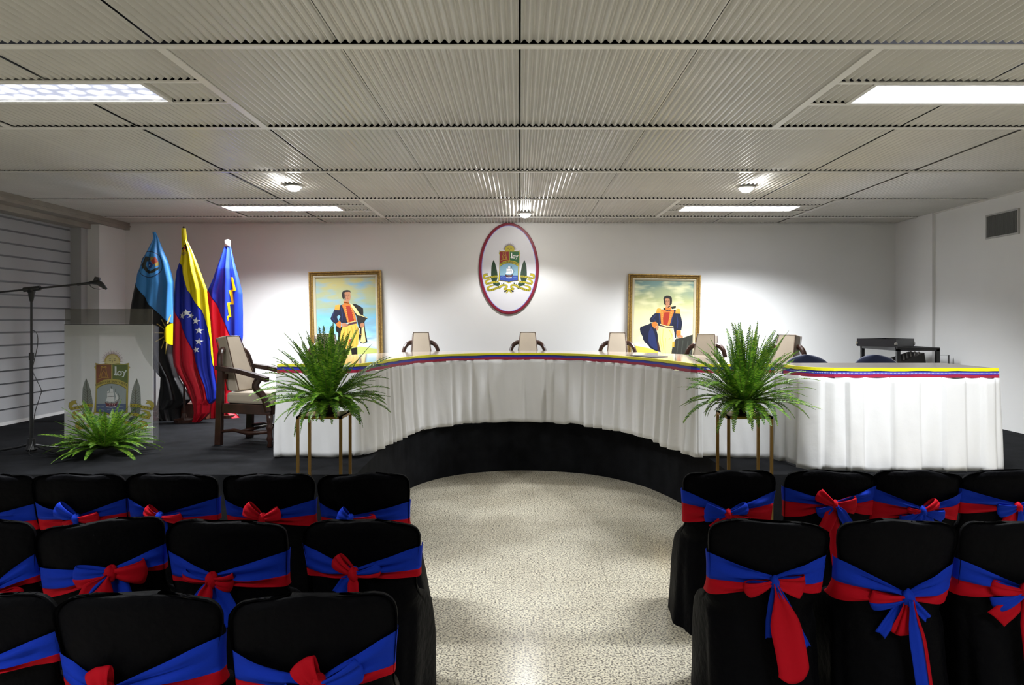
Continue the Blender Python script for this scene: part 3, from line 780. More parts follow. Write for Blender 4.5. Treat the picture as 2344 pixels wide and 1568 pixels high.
# ------------------------------------------------------------------ portraits
GOLD = mat('gold_frame', (0.42, 0.27, 0.08), .35, .55, noise=(60, .35), bump=(90, .8, .004))
LIN = mat('frame_liner', (0.48, 0.43, 0.30), .45)
DGD = mat('frame_dark_gold', (0.16, 0.09, 0.025), .4, .3)
def paint_mat(name, stops, scale, tint):
    m = bpy.data.materials.new(name); m.use_nodes = True; nt = m.node_tree; L = nt.links.new; pb = nt.nodes['Principled BSDF']
    tc = nt.nodes.new('ShaderNodeTexCoord'); sp = nt.nodes.new('ShaderNodeSeparateXYZ'); L(tc.outputs['Object'], sp.inputs[0])
    n = nt.nodes.new('ShaderNodeTexNoise'); mp = nt.nodes.new('ShaderNodeMapping'); mp.inputs['Scale'].default_value = scale; mp.inputs['Rotation'].default_value = (0, -.15, 0)
    n.inputs['Scale'].default_value = 1; n.inputs['Detail'].default_value = 5; L(tc.outputs['Object'], mp.inputs[0]); L(mp.outputs[0], n.inputs['Vector'])
    ad = nt.nodes.new('ShaderNodeMath'); ad.operation = 'MULTIPLY_ADD'; ad.inputs[1].default_value = .35
    mr = nt.nodes.new('ShaderNodeMapRange'); mr.inputs['From Min'].default_value = -.62; mr.inputs['From Max'].default_value = .52; L(sp.outputs['Z'], mr.inputs['Value'])
    L(n.outputs['Fac'], ad.inputs[0]); L(mr.outputs['Result'], ad.inputs[2])
    sb = nt.nodes.new('ShaderNodeMath'); sb.operation = 'SUBTRACT'; sb.inputs[1].default_value = .175; L(ad.outputs[0], sb.inputs[0])
    rp = nt.nodes.new('ShaderNodeValToRGB'); els = rp.color_ramp.elements
    for i, (p_, c_) in enumerate(stops):
        e = els[i] if i < 2 else els.new(p_)
        e.position = p_; e.color = (*hexc(c_), 1)
    L(sb.outputs[0], rp.inputs['Fac']); 
    # cloud streaks
    n2 = nt.nodes.new('ShaderNodeTexNoise'); m2 = nt.nodes.new('ShaderNodeMapping'); m2.inputs['Scale'].default_value = (3.2, 1, 11); m2.inputs['Location'].default_value = (.7, 0, .3)
    n2.inputs['Scale'].default_value = 1; L(tc.outputs['Object'], m2.inputs[0]); L(m2.outputs[0], n2.inputs['Vector'])
    r2 = nt.nodes.new('ShaderNodeValToRGB'); r2.color_ramp.elements[0].position = .48; r2.color_ramp.elements[0].color = (0, 0, 0, 1); r2.color_ramp.elements[1].position = .66; r2.color_ramp.elements[1].color = (1, 1, 1, 1)
    L(n2.outputs['Fac'], r2.inputs['Fac'])
    mxx = nt.nodes.new('ShaderNodeMix'); mxx.data_type = 'RGBA'; L(r2.outputs['Color'], mxx.inputs[0]); L(rp.outputs['Color'], mxx.inputs[6]); mxx.inputs[7].default_value = (*hexc(tint), 1)
    L(mxx.outputs[2], pb.inputs['Base Color']); pb.inputs['Roughness'].default_value = .35
    return m
SKIN = ink('B07A58'); SKS = ink('7E5038'); HAIR = ink('15100E'); NVY = ink('10162E'); NV2 = ink('1F2B58'); ORG = ink('C8702A'); RDD = ink('9A2A14'); GLD = ink('C99A3A'); CRM = ink('E6D08A'); YPT = ink('DDB24A'); YP2 = ink('C2902F'); BK = ink('15120F'); BLK2 = ink('23221E'); WH2 = ink('F3EFE2'); PURP = ink('4C2C38'); SKY1 = ink('DDE8E4')

def face(A, cx, cy, w, h):
    """plain painted face: brows, eyes, nose, mouth and a shaded cheek"""
    A.poly([(cx - w*.5, cy - h*.42), (cx + w*.42, cy - h*.45), (cx + w*.5, cy + h*.05), (cx + w*.38, cy + h*.38), (cx + w*.10, cy + h*.52), (cx - w*.22, cy + h*.42), (cx - w*.46, cy + h*.12)], SKIN)
    A.poly([(cx - w*.5, cy - h*.30), (cx - w*.30, cy - h*.05), (cx - w*.26, cy + h*.30), (cx - w*.30, cy + h*.38), (cx - w*.46, cy + h*.12)], SKS)
    for sx in (-.20, .20):
        A.line([(cx + (sx - .13)*w, cy - h*.11), (cx + (sx + .02)*w, cy - h*.16), (cx + (sx + .13)*w, cy - h*.12)], h*.035, HAIR, up=False)
        A.ell(cx + sx*w, cy - h*.04, w*.09, h*.03, HAIR, n=12, up=False)
    A.line([(cx + w*.02, cy - h*.10), (cx + w*.06, cy + h*.12), (cx - w*.04, cy + h*.14)], h*.028, SKS, up=False)
    A.line([(cx - w*.14, cy + h*.27), (cx, cy + h*.25), (cx + w*.14, cy + h*.27)], h*.04, RDD)

def portrait(cxp, topp, wp, hm, roll, units, label, sky, figure):
    """wp width in px at the wall, hm frame height in metres"""
    Y = 8.93; top = at(cxp, topp, Y); W = wp * Y / F
    r = empty('portrait_painting', (top.x, Y + .03, top.z - hm / 2), label=label, cat='painting'); r.rotation_euler = (math.radians(0), math.radians(roll), 0)
    hw, hh = W / 2, hm / 2
    fr = MB()
    def fring(prof, mi, b):
        rws = []
        for d, y in prof: rws.append([(-hw + d, y, -hh + d), (hw - d, y, -hh + d), (hw - d, y, hh - d), (-hw + d, y, hh - d)])
        b.grid(rws, mi, closed=True)
    fring([(0, .03), (0, -.028), (.004, -.036), (.012, -.036), (.016, -.028)], 0, fr)
    fring([(.016, -.028), (.022, -.026), (.026, -.020)], 1, fr)
    fring([(.026, -.020), (.034, -.026), (.040, -.022), (.048, -.012)], 0, fr)
    fring([(.048, -.012), (.052, -.012)], 1, fr)
    fr.build('frame', [GOLD, DGD], r)
    ln = MB(); fring([(.052, -.012), (.060, -.014), (.078, -.004), (.080, .004)], 0, ln); ln.build('liner', LIN, r)
    MB().box((-hw + .05, .004, -hh + .05), (hw - .05, .012, hh - .05)).build('canvas', sky, r)
    x0, y0, uw = units        # drawing coordinates: frame centre x, frame top y, frame width
    A = Art(x0, y0 + hm / W * uw / 2, W / uw, .00007, -.0038); figure(A); A.build('painted_figure', r)
    return r
def fig_left(A):
    # landscape
    A.poly([(150, 1500), (150, 1420), (400, 1440), (700, 1400), (900, 1370), (1190, 1420), (1190, 1700), (150, 1700)], ink('B9C46A'))
    # cloak behind + coat tails
    A.poly([(500, 1000), (640, 1040), (600, 1200), (560, 1420), (515, 1420), (530, 1130), (500, 1110), (488, 1050)], BK)
    A.poly([(760, 640), (830, 636), (900, 670), (968, 720), (970, 790), (966, 840), (1045, 886), (1000, 925), (985, 960), (995, 1100), (1030, 1300), (960, 1325), (900, 1305), (880, 1200), (880, 1000), (845, 850), (780, 700)], BK)
    A.poly([(935, 1000), (975, 1040), (1000, 1300), (945, 1310), (905, 1290), (930, 1180)], CRM)
    # boots, legs
    A.poly([(575, 1400), (690, 1410), (680, 1560), (590, 1560)], BK, up=False); A.poly([(740, 1400), (850, 1385), (850, 1560), (760, 1560)], BK)
    A.poly([(700, 1240), (745, 1235), (748, 1400), (695, 1405)], ink('B93A1A'))
    A.poly([(620, 1000), (700, 1010), (850, 975), (880, 1060), (885, 1180), (870, 1330), (845, 1380), (745, 1390), (752, 1260), (735, 1220), (700, 1300), (700, 1410), (580, 1405), (562, 1220), (575, 1110)], YPT)
    for P in ([(650, 1060), (620, 1250), (610, 1390)], [(760, 1020), (790, 1200), (780, 1370)], [(820, 1000), (850, 1180), (840, 1350)], [(700, 1060), (690, 1200), (670, 1380)]): A.line(P, 12, YP2, up=False)
    A.lay += 1
    # coat left body + arm
    A.poly([(575, 655), (640, 640), (720, 830), (700, 960), (590, 960), (545, 900), (575, 850), (550, 820), (515, 850), (530, 905), (570, 930), (500, 985), (440, 940), (402, 885), (420, 840), (460, 760), (490, 690)], NVY)
    A.line([(470, 760), (430, 860), (480, 930)], 14, NV2, up=False); A.line([(590, 700), (610, 820), (600, 930)], 14, NV2)
    # red braided front
    A.poly([(605, 655), (660, 630), (745, 640), (790, 720), (835, 850), (850, 950), (760, 960), (690, 950), (670, 860), (640, 750)], ORG)
    A.poly([(665, 670), (735, 665), (780, 760), (815, 930), (720, 945), (690, 800)], RDD)
    for k in range(7): A.ell(668 + k*5, 690 + k*38, 11, 9, GLD, n=8, up=False); A.ell(760 + k*9, 690 + k*38, 9, 8, GLD, n=8, up=False)
    A.lay += 1
    A.poly([(750, 625), (790, 650), (850, 720), (910, 820), (1045, 886), (1000, 890), (930, 850), (870, 835), (820, 770), (770, 690)], CRM)
    A.poly([(845, 850), (930, 845), (1040, 890), (990, 930), (935, 1000), (895, 1060), (875, 1000)], BLK2)
    # collar, head
    A.poly([(640, 580), (720, 600), (735, 640), (700, 655), (632, 640)], ORG, up=False)
    A.line([(640, 610), (730, 625)], 10, GLD)
    A.poly([(655, 560), (720, 560), (725, 610), (645, 590)], SKIN)
    A.poly([(612, 440), (640, 405), (700, 396), (752, 405), (762, 450), (740, 440), (660, 440), (650, 520), (650, 568), (620, 540), (606, 490)], HAIR)
    face(A, 705, 505, 108, 172)
    A.poly([(618, 440), (650, 408), (710, 398), (752, 412), (755, 432), (690, 426), (655, 440), (655, 540), (640, 560), (615, 510)], HAIR)
    # epaulette, belt, cuff, hand
    A.poly([(490, 655), (560, 642), (575, 660), (560, 740), (478, 732)], GLD)
    for k in range(5): A.line([(488 + k*17, 690), (484 + k*17, 738)], 5, ORG, up=False)
    A.lay += 1
    A.poly([(690, 985), (760, 955), (850, 940), (855, 975), (760, 990), (700, 1010)], PURP)
    A.line([(690, 978), (770, 948), (850, 936)], 9, CRM)
    A.poly([(500, 965), (560, 920), (585, 955), (580, 1000), (572, 1055), (510, 1010)], ORG)
    A.poly([(580, 985), (610, 960), (665, 965), (705, 1000), (665, 1030), (600, 1028)], SKIN)
    for k in range(4): A.line([(640, 975 + k*13), (700, 990 + k*10)], 4, SKS, up=False)
    A.lay += 1
    A.poly([(908, 985), (950, 962), (982, 975), (985, 1020), (950, 1050), (915, 1040)], SKIN)
    A.line([(850, 1000), (870, 1130), (905, 1170), (945, 1165)], 7, GLD, up=False); A.line([(900, 1060), (905, 1170)], 12, WH2)
def fig_right(A):
    A.poly([(190, 1350), (450, 1390), (620, 1440), (620, 1700), (190, 1700)], ink('DDC552'))
    A.poly([(840, 1560), (880, 1300), (930, 1210), (1060, 1190), (1265, 1115), (1272, 1700), (840, 1700)], ink('2B2C26'))
    for x in (980, 1060, 1150, 1220): A.line([(x, 1240), (x - 30, 1500)], 18, ink('3D4038'), up=False)
    A.lay += 1
    # cape
    A.poly([(480, 935), (420, 965), (350, 990), (290, 1010), (280, 1050), (292, 1110), (330, 1180), (345, 1240), (380, 1290), (430, 1330), (470, 1385), (560, 1430), (680, 1465), (640, 1300), (600, 1130), (560, 1000)], NVY)
    A.poly([(480, 1000), (540, 1100), (590, 1300), (620, 1420), (560, 1410), (470, 1340), (430, 1250), (440, 1100)], NV2)
    A.poly([(600, 1200), (640, 1300), (670, 1460), (610, 1440), (596, 1300)], ink('3A2623'))
    # legs
    A.poly([(620, 1000), (700, 1010), (850, 1015), (880, 1080), (885, 1180), (870, 1320), (855, 1480), (840, 1560), (680, 1560), (660, 1440), (615, 1250), (600, 1110)], CRM)
    for P in ([(700, 1040), (690, 1200), (720, 1440)], [(745, 1200), (740, 1400), (750, 1500)], [(820, 1060), (860, 1180), (800, 1230)], [(640, 1060), (650, 1250), (690, 1430)]): A.line(P, 9, YPT, up=False)
    A.lay += 1
    # coat
    A.poly([(640, 690), (560, 750), (500, 800), (450, 870), (470, 925), (530, 920), (590, 930), (610, 985), (650, 990), (820, 990), (880, 1005), (900, 1100), (915, 1200), (935, 1200), (940, 1060), (1025, 1055), (1042, 930), (1020, 830), (990, 740), (900, 690)], NVY)
    for P in ([(560, 790), (500, 860), (560, 890)], [(940, 800), (960, 900), (950, 1030)], [(620, 760), (630, 860), (640, 970)], [(860, 800), (840, 960)]): A.line(P, 14, NV2, up=False)
    A.lay += 1
    A.poly([(650, 690), (720, 700), (780, 720), (880, 690), (888, 730), (850, 830), (830, 920), (805, 985), (660, 950), (650, 850), (642, 770)], ORG)
    A.poly([(715, 740), (810, 735), (800, 850), (770, 975), (700, 965), (690, 850)], RDD)
    for k in range(6): A.ell(675 - k*0, 740 + k*38, 12, 9, GLD, n=8, up=False); A.ell(845 - k*9, 740 + k*38, 12, 9, GLD, n=8, up=False)
    A.lay += 1
    A.poly([(690, 655), (740, 660), (735, 700), (700, 690)], BK, up=False); A.poly([(830, 640), (920, 620), (915, 665), (850, 680)], BK)
    A.poly([(730, 640), (830, 630), (840, 680), (790, 705), (735, 690)], ORG)
    A.poly([(735, 600), (810, 600), (830, 625), (770, 665), (740, 650)], SKIN, up=False); A.poly([(770, 655), (800, 620), (832, 625), (800, 650)], WH2)
    A.poly([(690, 500), (705, 460), (750, 438), (800, 440), (840, 470), (848, 530), (845, 580), (820, 612), (800, 600), (720, 612), (705, 570), (700, 540)], HAIR)
    face(A, 765, 555, 92, 150)
    A.poly([(700, 520), (705, 470), (750, 440), (805, 448), (835, 500), (832, 600), (808, 600), (806, 500), (760, 486), (722, 500), (722, 600), (706, 590)], HAIR)
    for X in (570, 915):
        A.poly([(X + 10, 680), (X + 40, 668), (X + 82, 676), (X + 86, 760), (X - 4, 755), (X, 720)], GLD)
        for k in range(5): A.line([(X + 8 + k*17, 715), (X + 4 + k*17, 756)], 5, ORG, up=False)
        A.lay += 1
    A.line([(640, 955), (760, 990), (880, 992)], 16, CRM); A.line([(640, 975), (760, 1008), (878, 1012)], 14, PURP)
    A.poly([(488, 960), (510, 920), (570, 912), (605, 975), (560, 1000), (550, 1040), (500, 990)], ORG, up=False)
    A.poly([(555, 1010), (600, 980), (622, 1000), (605, 1075), (570, 1055)], SKIN, up=False)
    A.poly([(938, 1065), (1015, 1058), (1018, 1130), (950, 1170), (935, 1110)], ORG, up=False)
    A.poly([(950, 1165), (1010, 1130), (1060, 1170), (1055, 1195), (1010, 1185), (1005, 1200), (960, 1190)], SKIN)
    A.poly([(868, 1270), (908, 1265), (905, 1365), (865, 1360)], GLD, up=False); A.line([(800, 1040), (880, 1170), (885, 1270)], 8, YPT)
SK1 = paint_mat('painted_sky_blue', [(0, 'E3E8C4'), (.25, 'EDF0E4'), (.42, '9CCFE0'), (.58, '6FB2CC'), (.72, '8FA38E'), (1, 'B8AF72')], (2.5, 1, 7), '7FA9BE')
SK2 = paint_mat('painted_sky_yellow', [(0, 'F0E070'), (.22, 'F6F2DE'), (.5, 'F2EBB4'), (.68, 'D8D4A0'), (.85, 'A9AC7C'), (1, '6F8C84')], (2.2, 1, 3), 'D9D6A8')
portrait(791.5, 620.5, 166, 1.30, -1.4, (675, 75, 1240), 'gold-framed portrait on the left: officer with hand on hip, blue cloudy sky', SK1, fig_left)
portrait(1519.5, 628, 165, 1.30, 1.2, (700, 62, 1290), 'gold-framed portrait on the right: officer in a wind-blown cape, yellow sky', SK2, fig_right)

# ------------------------------------------------------------------ ferns and gold stands
def leaf_mat():
    m = bpy.data.materials.new('fern_leaf'); m.use_nodes = True; nt = m.node_tree; L = nt.links.new; pb = nt.nodes['Principled BSDF']
    g = nt.nodes.new('ShaderNodeNewGeometry'); rp = nt.nodes.new('ShaderNodeValToRGB'); e = rp.color_ramp.elements
    e[0].color = (0.030, 0.115, 0.008, 1); e[1].color = (0.26, 0.44, 0.035, 1); x = e.new(.5); x.color = (0.095, 0.25, 0.016, 1)
    L(g.outputs['Random Per Island'], rp.inputs['Fac']); L(rp.outputs['Color'], pb.inputs['Base Color'])
    pb.inputs['Roughness'].default_value = .42; pb.inputs['Subsurface Weight'].default_value = 0.0
    tr = nt.nodes.new('ShaderNodeBsdfTranslucent'); L(rp.outputs['Color'], tr.inputs['Color'])
    mx = nt.nodes.new('ShaderNodeMixShader'); mx.inputs[0].default_value = .25; L(pb.outputs[0], mx.inputs[1]); L(tr.outputs[0], mx.inputs[2])
    L(mx.outputs[0], nt.nodes['Material Output'].inputs[0]); return m
LEAF = leaf_mat(); RACH = mat('fern_stalk', (0.12, 0.16, 0.03), .5)
def frond(b, base, az, el, length, droop, rr, wd=.034):
    """arching frond with paired, slightly folded leaflets"""
    n = int(length / .0105); p = Vector(base); d = Vector((math.cos(az)*math.cos(el), math.sin(az)*math.cos(el), math.sin(el)))
    side0 = Vector((-math.sin(az), math.cos(az), 0)); tw = rr.uniform(-.6, .6); pts = [p.copy()]; step = length / n; drift = rr.uniform(-.35, .35)
    for i in range(n):
        t = i / n
        d = d + Vector((0, 0, -droop * step * (0.4 + 2.2*t))) + side0 * drift * step
        d.normalize(); p = p + d * step; pts.append(p.copy())
    b.tube(pts[::3] + [pts[-1]], [lerp(.0026, .0008, i / (len(pts[::3]))) for i in range(len(pts[::3]) + 1)], 4, mi=1, cap=False)
    for i in range(2, n):
        t = i / n; T = (pts[i+1] - pts[i]).normalized(); S = (side0 - T * side0.dot(T)).normalized(); U = S.cross(T)
        if U.z < 0: U = -U
        S = (S * math.cos(tw*t) + U * math.sin(tw*t))
        U = S.cross(T); 
        l = wd * (math.sin(PI * min(1, (t*.93 + .07))) ** .55) * rr.uniform(.82, 1.1) * (1 - .25*t)
        for sx in (-1, 1):
            D = (S * sx + T * .28 + U * (-.22 + rr.uniform(-.12, .12))).normalized(); w_ = step * .50
            o_ = pts[i] + T * (step * .5 if sx > 0 else 0)
            a = o_ - T * w_ * .6; c = o_ + T * w_ * .9; m1 = o_ + D * l * .55 - T * w_ * .8; m2 = o_ + D * l * .55 + T * w_ * .9; e = o_ + D * l + T * w_ * .5
            b.add([a, c, m2, e, m1], [(0, 1, 2, 3, 4)], 0)
def make_fern(name, loc, label, spec, seed, n, pot=True, group=None):
    r = empty(name, loc, label=label, cat='fern', group=group); rr = random.Random(seed); b = MB()
    for k in range(n):
        az = 2*PI*k*0.618 + rr.uniform(-.3, .3); e, L_, dr = spec(k / n, rr)
        rad = .035 * rr.random(); frond(b, (rad*math.cos(az), rad*math.sin(az), rr.uniform(0, .02)), az, e, L_, dr, rr)
    b.build('foliage', [LEAF, RACH], r)
    if pot:
        b = MB(); b.lathe([(.05, -.064), (.06, -.064), (.072, 0), (.076, .008), (.068, .008), (.06, -.01)], 20); b.build('pot', mat('dark_pot', (.03, .022, .016), .6), r, smooth=True)
    return r
def fern_spec(u, rr):
    u = max(0, min(1, u + rr.uniform(-.04, .04)))
    if u < .26: return rr.uniform(1.05, 1.5), rr.uniform(.36, .54), rr.uniform(.1, .7)
    if u < .55: return rr.uniform(.5, 1.1), rr.uniform(.34, .50), rr.uniform(.5, 1.8)
    if u < .74: return rr.uniform(.1, .6), rr.uniform(.34, .48), rr.uniform(.6, 2.0)
    return rr.uniform(-.1, .5), rr.uniform(.16, .34), rr.uniform(2.5, 7)
BRS = mat('brass_gold', (0.50, 0.30, 0.085), .32, .85)
def stand(xf, label, h=.955, w=.285):
    s = empty('plant_stand', (xf, 4.635, 0), label=label, cat='plant stand', group='gold plant stands'); hw = w/2; hy = .135; r = .0085
    for sx in (-1, 1):
        for sy in (-1, 1): MB().box((sx*(hw-r)-r, sy*(hy-r)-r, 0), (sx*(hw-r)+r, sy*(hy-r)+r, h)).build('leg', BRS, s)
    b = MB()
    for z in (h - .017,):
        for sy in (-1, 1): b.box((-hw, sy*(hy-r)-r, z), (hw, sy*(hy-r)+r, z+.017))
        for sx in (-1, 1): b.box((sx*(hw-r)-r, -hy, z), (sx*(hw-r)+r, hy, z+.017))
    b.build('top_frame', BRS, s)
    b = MB(); b.box((-hw, -hy, h-.002), (hw, hy, h)); b.build('shelf', BRS, s)
    b = MB()
    for sx in (-1, 1): b.box((sx*(hw-r)-r*.9, -hy, .012), (sx*(hw-r)+r*.9, hy, .026))
    b.build('bottom_rail', BRS, s)
stand(-1.255, 'thin gold plant stand carrying the left fern, in front of the flat table end')
stand(1.44, 'thin gold plant stand carrying the right fern, behind the first audience row')
make_fern('potted_fern', (-1.235, 4.63, 1.02), 'bushy green fern on the left gold stand', fern_spec, 11, 190)
make_fern('potted_fern', (1.44, 4.63, 1.02), 'bushy green fern on the right gold stand, its tall fronds upright', fern_spec, 29, 190)

# ------------------------------------------------------------------ clear lectern with crest, floor fern before it
def acrylic(name, alpha, col, rough=.08):
    m = bpy.data.materials.new(name); m.use_nodes = True; nt = m.node_tree; L = nt.links.new; pb = nt.nodes['Principled BSDF']
    pb.inputs['Base Color'].default_value = (*col, 1); pb.inputs['Roughness'].default_value = rough
    tr = nt.nodes.new('ShaderNodeBsdfTransparent'); mx = nt.nodes.new('ShaderNodeMixShader'); mx.inputs[0].default_value = alpha
    L(tr.outputs[0], mx.inputs[1]); L(pb.outputs[0], mx.inputs[2]); L(mx.outputs[0], nt.nodes['Material Output'].inputs[0]); return m
ACF = acrylic('frosted_acrylic', .55, (.62, .62, .60), .25); ACS = acrylic('smoky_acrylic', .42, (.16, .15, .13)); ACC = acrylic('clear_acrylic', .10, (.4, .4, .4))
p0 = at(148, 1014, 6.2); p1 = at(350, 1014, 6.2)
lc = empty('lectern', ((p0.x+p1.x)/2, 6.2, .5), label='clear acrylic lectern printed with the city coat of arms, left on the stage', cat='lectern')
hw = (p1.x - p0.x)/2
MB().box((-hw, -.004, 0), (hw, .004, 1.025)).build('front_panel', ACF, lc)
for sx in (-1, 1):
    b = MB(); b.hexa([(sx*hw - .004, 0, 0), (sx*hw + .004, 0, 0), (sx*hw*.86 + .004, .20, 0), (sx*hw*.86 - .004, .20, 0)], [(sx*hw - .004, 0, 1.02), (sx*hw + .004, 0, 1.02), (sx*hw*.86 + .004, .20, 1.0), (sx*hw*.86 - .004, .20, 1.0)])
    b.build('side_panel', ACC, lc)
MB().box((-hw + .004, -.004, 1.026), (hw - .004, .004, 1.155)).build('reading_top', ACS, lc)
MB().box((-hw + .006, .012, .925), (hw - .006, .018, 1.02)).build('shelf_board', ACS, lc)
MB().box((-hw*.9, .019, .945), (hw*.9, .20, .951)).build('shelf', ACC, lc)
MB().box((-hw, -.0045, 1.018), (hw, -.003, 1.024)).build('edge_seam', mat('dark_seam', (.03, .03, .03), .5), lc)
def inkA(h): return acrylic('printed_' + h, .62, hexc(h), .4)
PAL2 = dict(y=inkA('B9A93A'), k=inkA('5A5028'), r=inkA('84383A'), g=inkA('4C6B3C'), l=inkA('A9B4B8'), s=inkA('5A6C94'), w=inkA('F2F2F2'), p=inkA('41503F'), b=inkA('7E3530'))
cc = at(254.3, 886, 6.19); A = Art(580, 730, K * 1.135, .00006, .0045); draw_crest(A, PAL2)
co = A.build('coat_of_arms', lc); co.location = (cc.x - lc.location.x, 0, cc.z - .5)
def low_spec(u, rr):
    u = max(0, min(1, u + rr.uniform(-.05, .05)))
    if u < .4: return rr.uniform(.7, 1.25), rr.uniform(.30, .44), rr.uniform(.5, 1.6)
    return rr.uniform(.15, .6), rr.uniform(.32, .45), rr.uniform(.5, 1.5)
p = at(250, 1050, 5.75)
make_fern('potted_fern', (p.x, 5.68, .545), 'low bushy fern on the stage floor in front of the clear lectern', low_spec, 5, 130, pot=False)

# ------------------------------------------------------------------ microphone stand
p = at(72, 1040, 5.72); mk = empty('microphone_stand', (p.x, 5.72, .5), label='black boom microphone stand at the left edge of the stage', cat='microphone stand')
MBK = mat('matt_black_metal', (.010, .010, .011), .38)
b = MB(); b.tube([(0, 0, .12), (0, 0, .78)], .013, 12); b.tube([(0, 0, .76), (0, 0, 1.28)], .0085, 12); b.tube([(0, 0, .74), (0, 0, .80)], .018, 12); b.build('pole', MBK, mk, smooth=False)
b = MB(); b.lathe([(.016, .12), (.026, .12), (.030, .07), (.045, .035), (.03, .02), (.012, .02)], 12); b.build('tripod_hub', MBK, mk)
for a in (172, 30, -18):
    a = math.radians(a); b = MB(); b.tube([(0, 0, .075), (.12*math.cos(a), .12*math.sin(a), .045), (.34*math.cos(a), .34*math.sin(a), .008)], .009, 8); b.build('tripod_leg', MBK, mk)
zb = 1.30; pl = at(-12, 670, 5.72); pr_ = at(215, 647, 5.72)
L0 = (pl.x - p.x, 0, pl.z - .5); L1 = (pr_.x - p.x, 0, pr_.z - .5)
b = MB(); b.tube([L0, (0, 0, lerp(L0[2], L1[2], .37)), L1], .0075, 10); b.tube([(L1[0]-.13, 0, L1[2]-.014), (L1[0], 0, L1[2])], .011, 10); b.build('boom_arm', MBK, mk)
zc = lerp(L0[2], L1[2], .37)
b = MB(); b.tube([(-.06, 0, zc - .006), (.07, 0, zc + .008)], .019, 10); b.tube([(0, 0, zc), (0, 0, zc - .05), (0, 0, zc - .10)], [.026, .022, .012], 10); b.tube([(0, -.03, zc - .02), (0, .03, zc - .02)], .014, 8); b.build('boom_clutch', MBK, mk)
mc = empty('microphone', (p.x + L1[0], 5.72, .5 + L1[2]), label='small black microphone clipped to the end of the boom', cat='microphone')
b = MB(); b.tube([(-.03, 0, .0), (.03, 0, .004), (.055, 0, -.012), (.085, 0, -.038), (.10, 0, -.05)], [.012, .022, .022, .014, .009], 12); b.build('microphone_body', MBK, mc, smooth=True)
b = MB(); b.tube([(.005, 0, .008), (.02, 0, .030), (.045, 0, .028)], [.012, .022, .014], 10); b.build('clip', MBK, mc, smooth=True)
b = MB(); b.tube(catmull([(-.04, 0, -.012), (-.01, 0, -.040), (.04, 0, -.052), (.08, 0, -.045), (.098, 0, -.046)], 5), .0025, 6); b.build('cable_loop', MBK, mc)
b = MB(); b.tube(catmull([(.012, -.01, .98), (.05, -.01, .95), (.055, -.01, .86), (.02, -.01, .70), (.014, -.01, .66), (.05, -.01, .58), (.085, -.01, .50), (.07, -.01, .44), (.03, -.01, .30), (.03, -.03, .10), (.06, -.1, .006), (.3, -.15, .006)], 6), .0028, 6)
b.build('microphone_cable', MBK, mk)

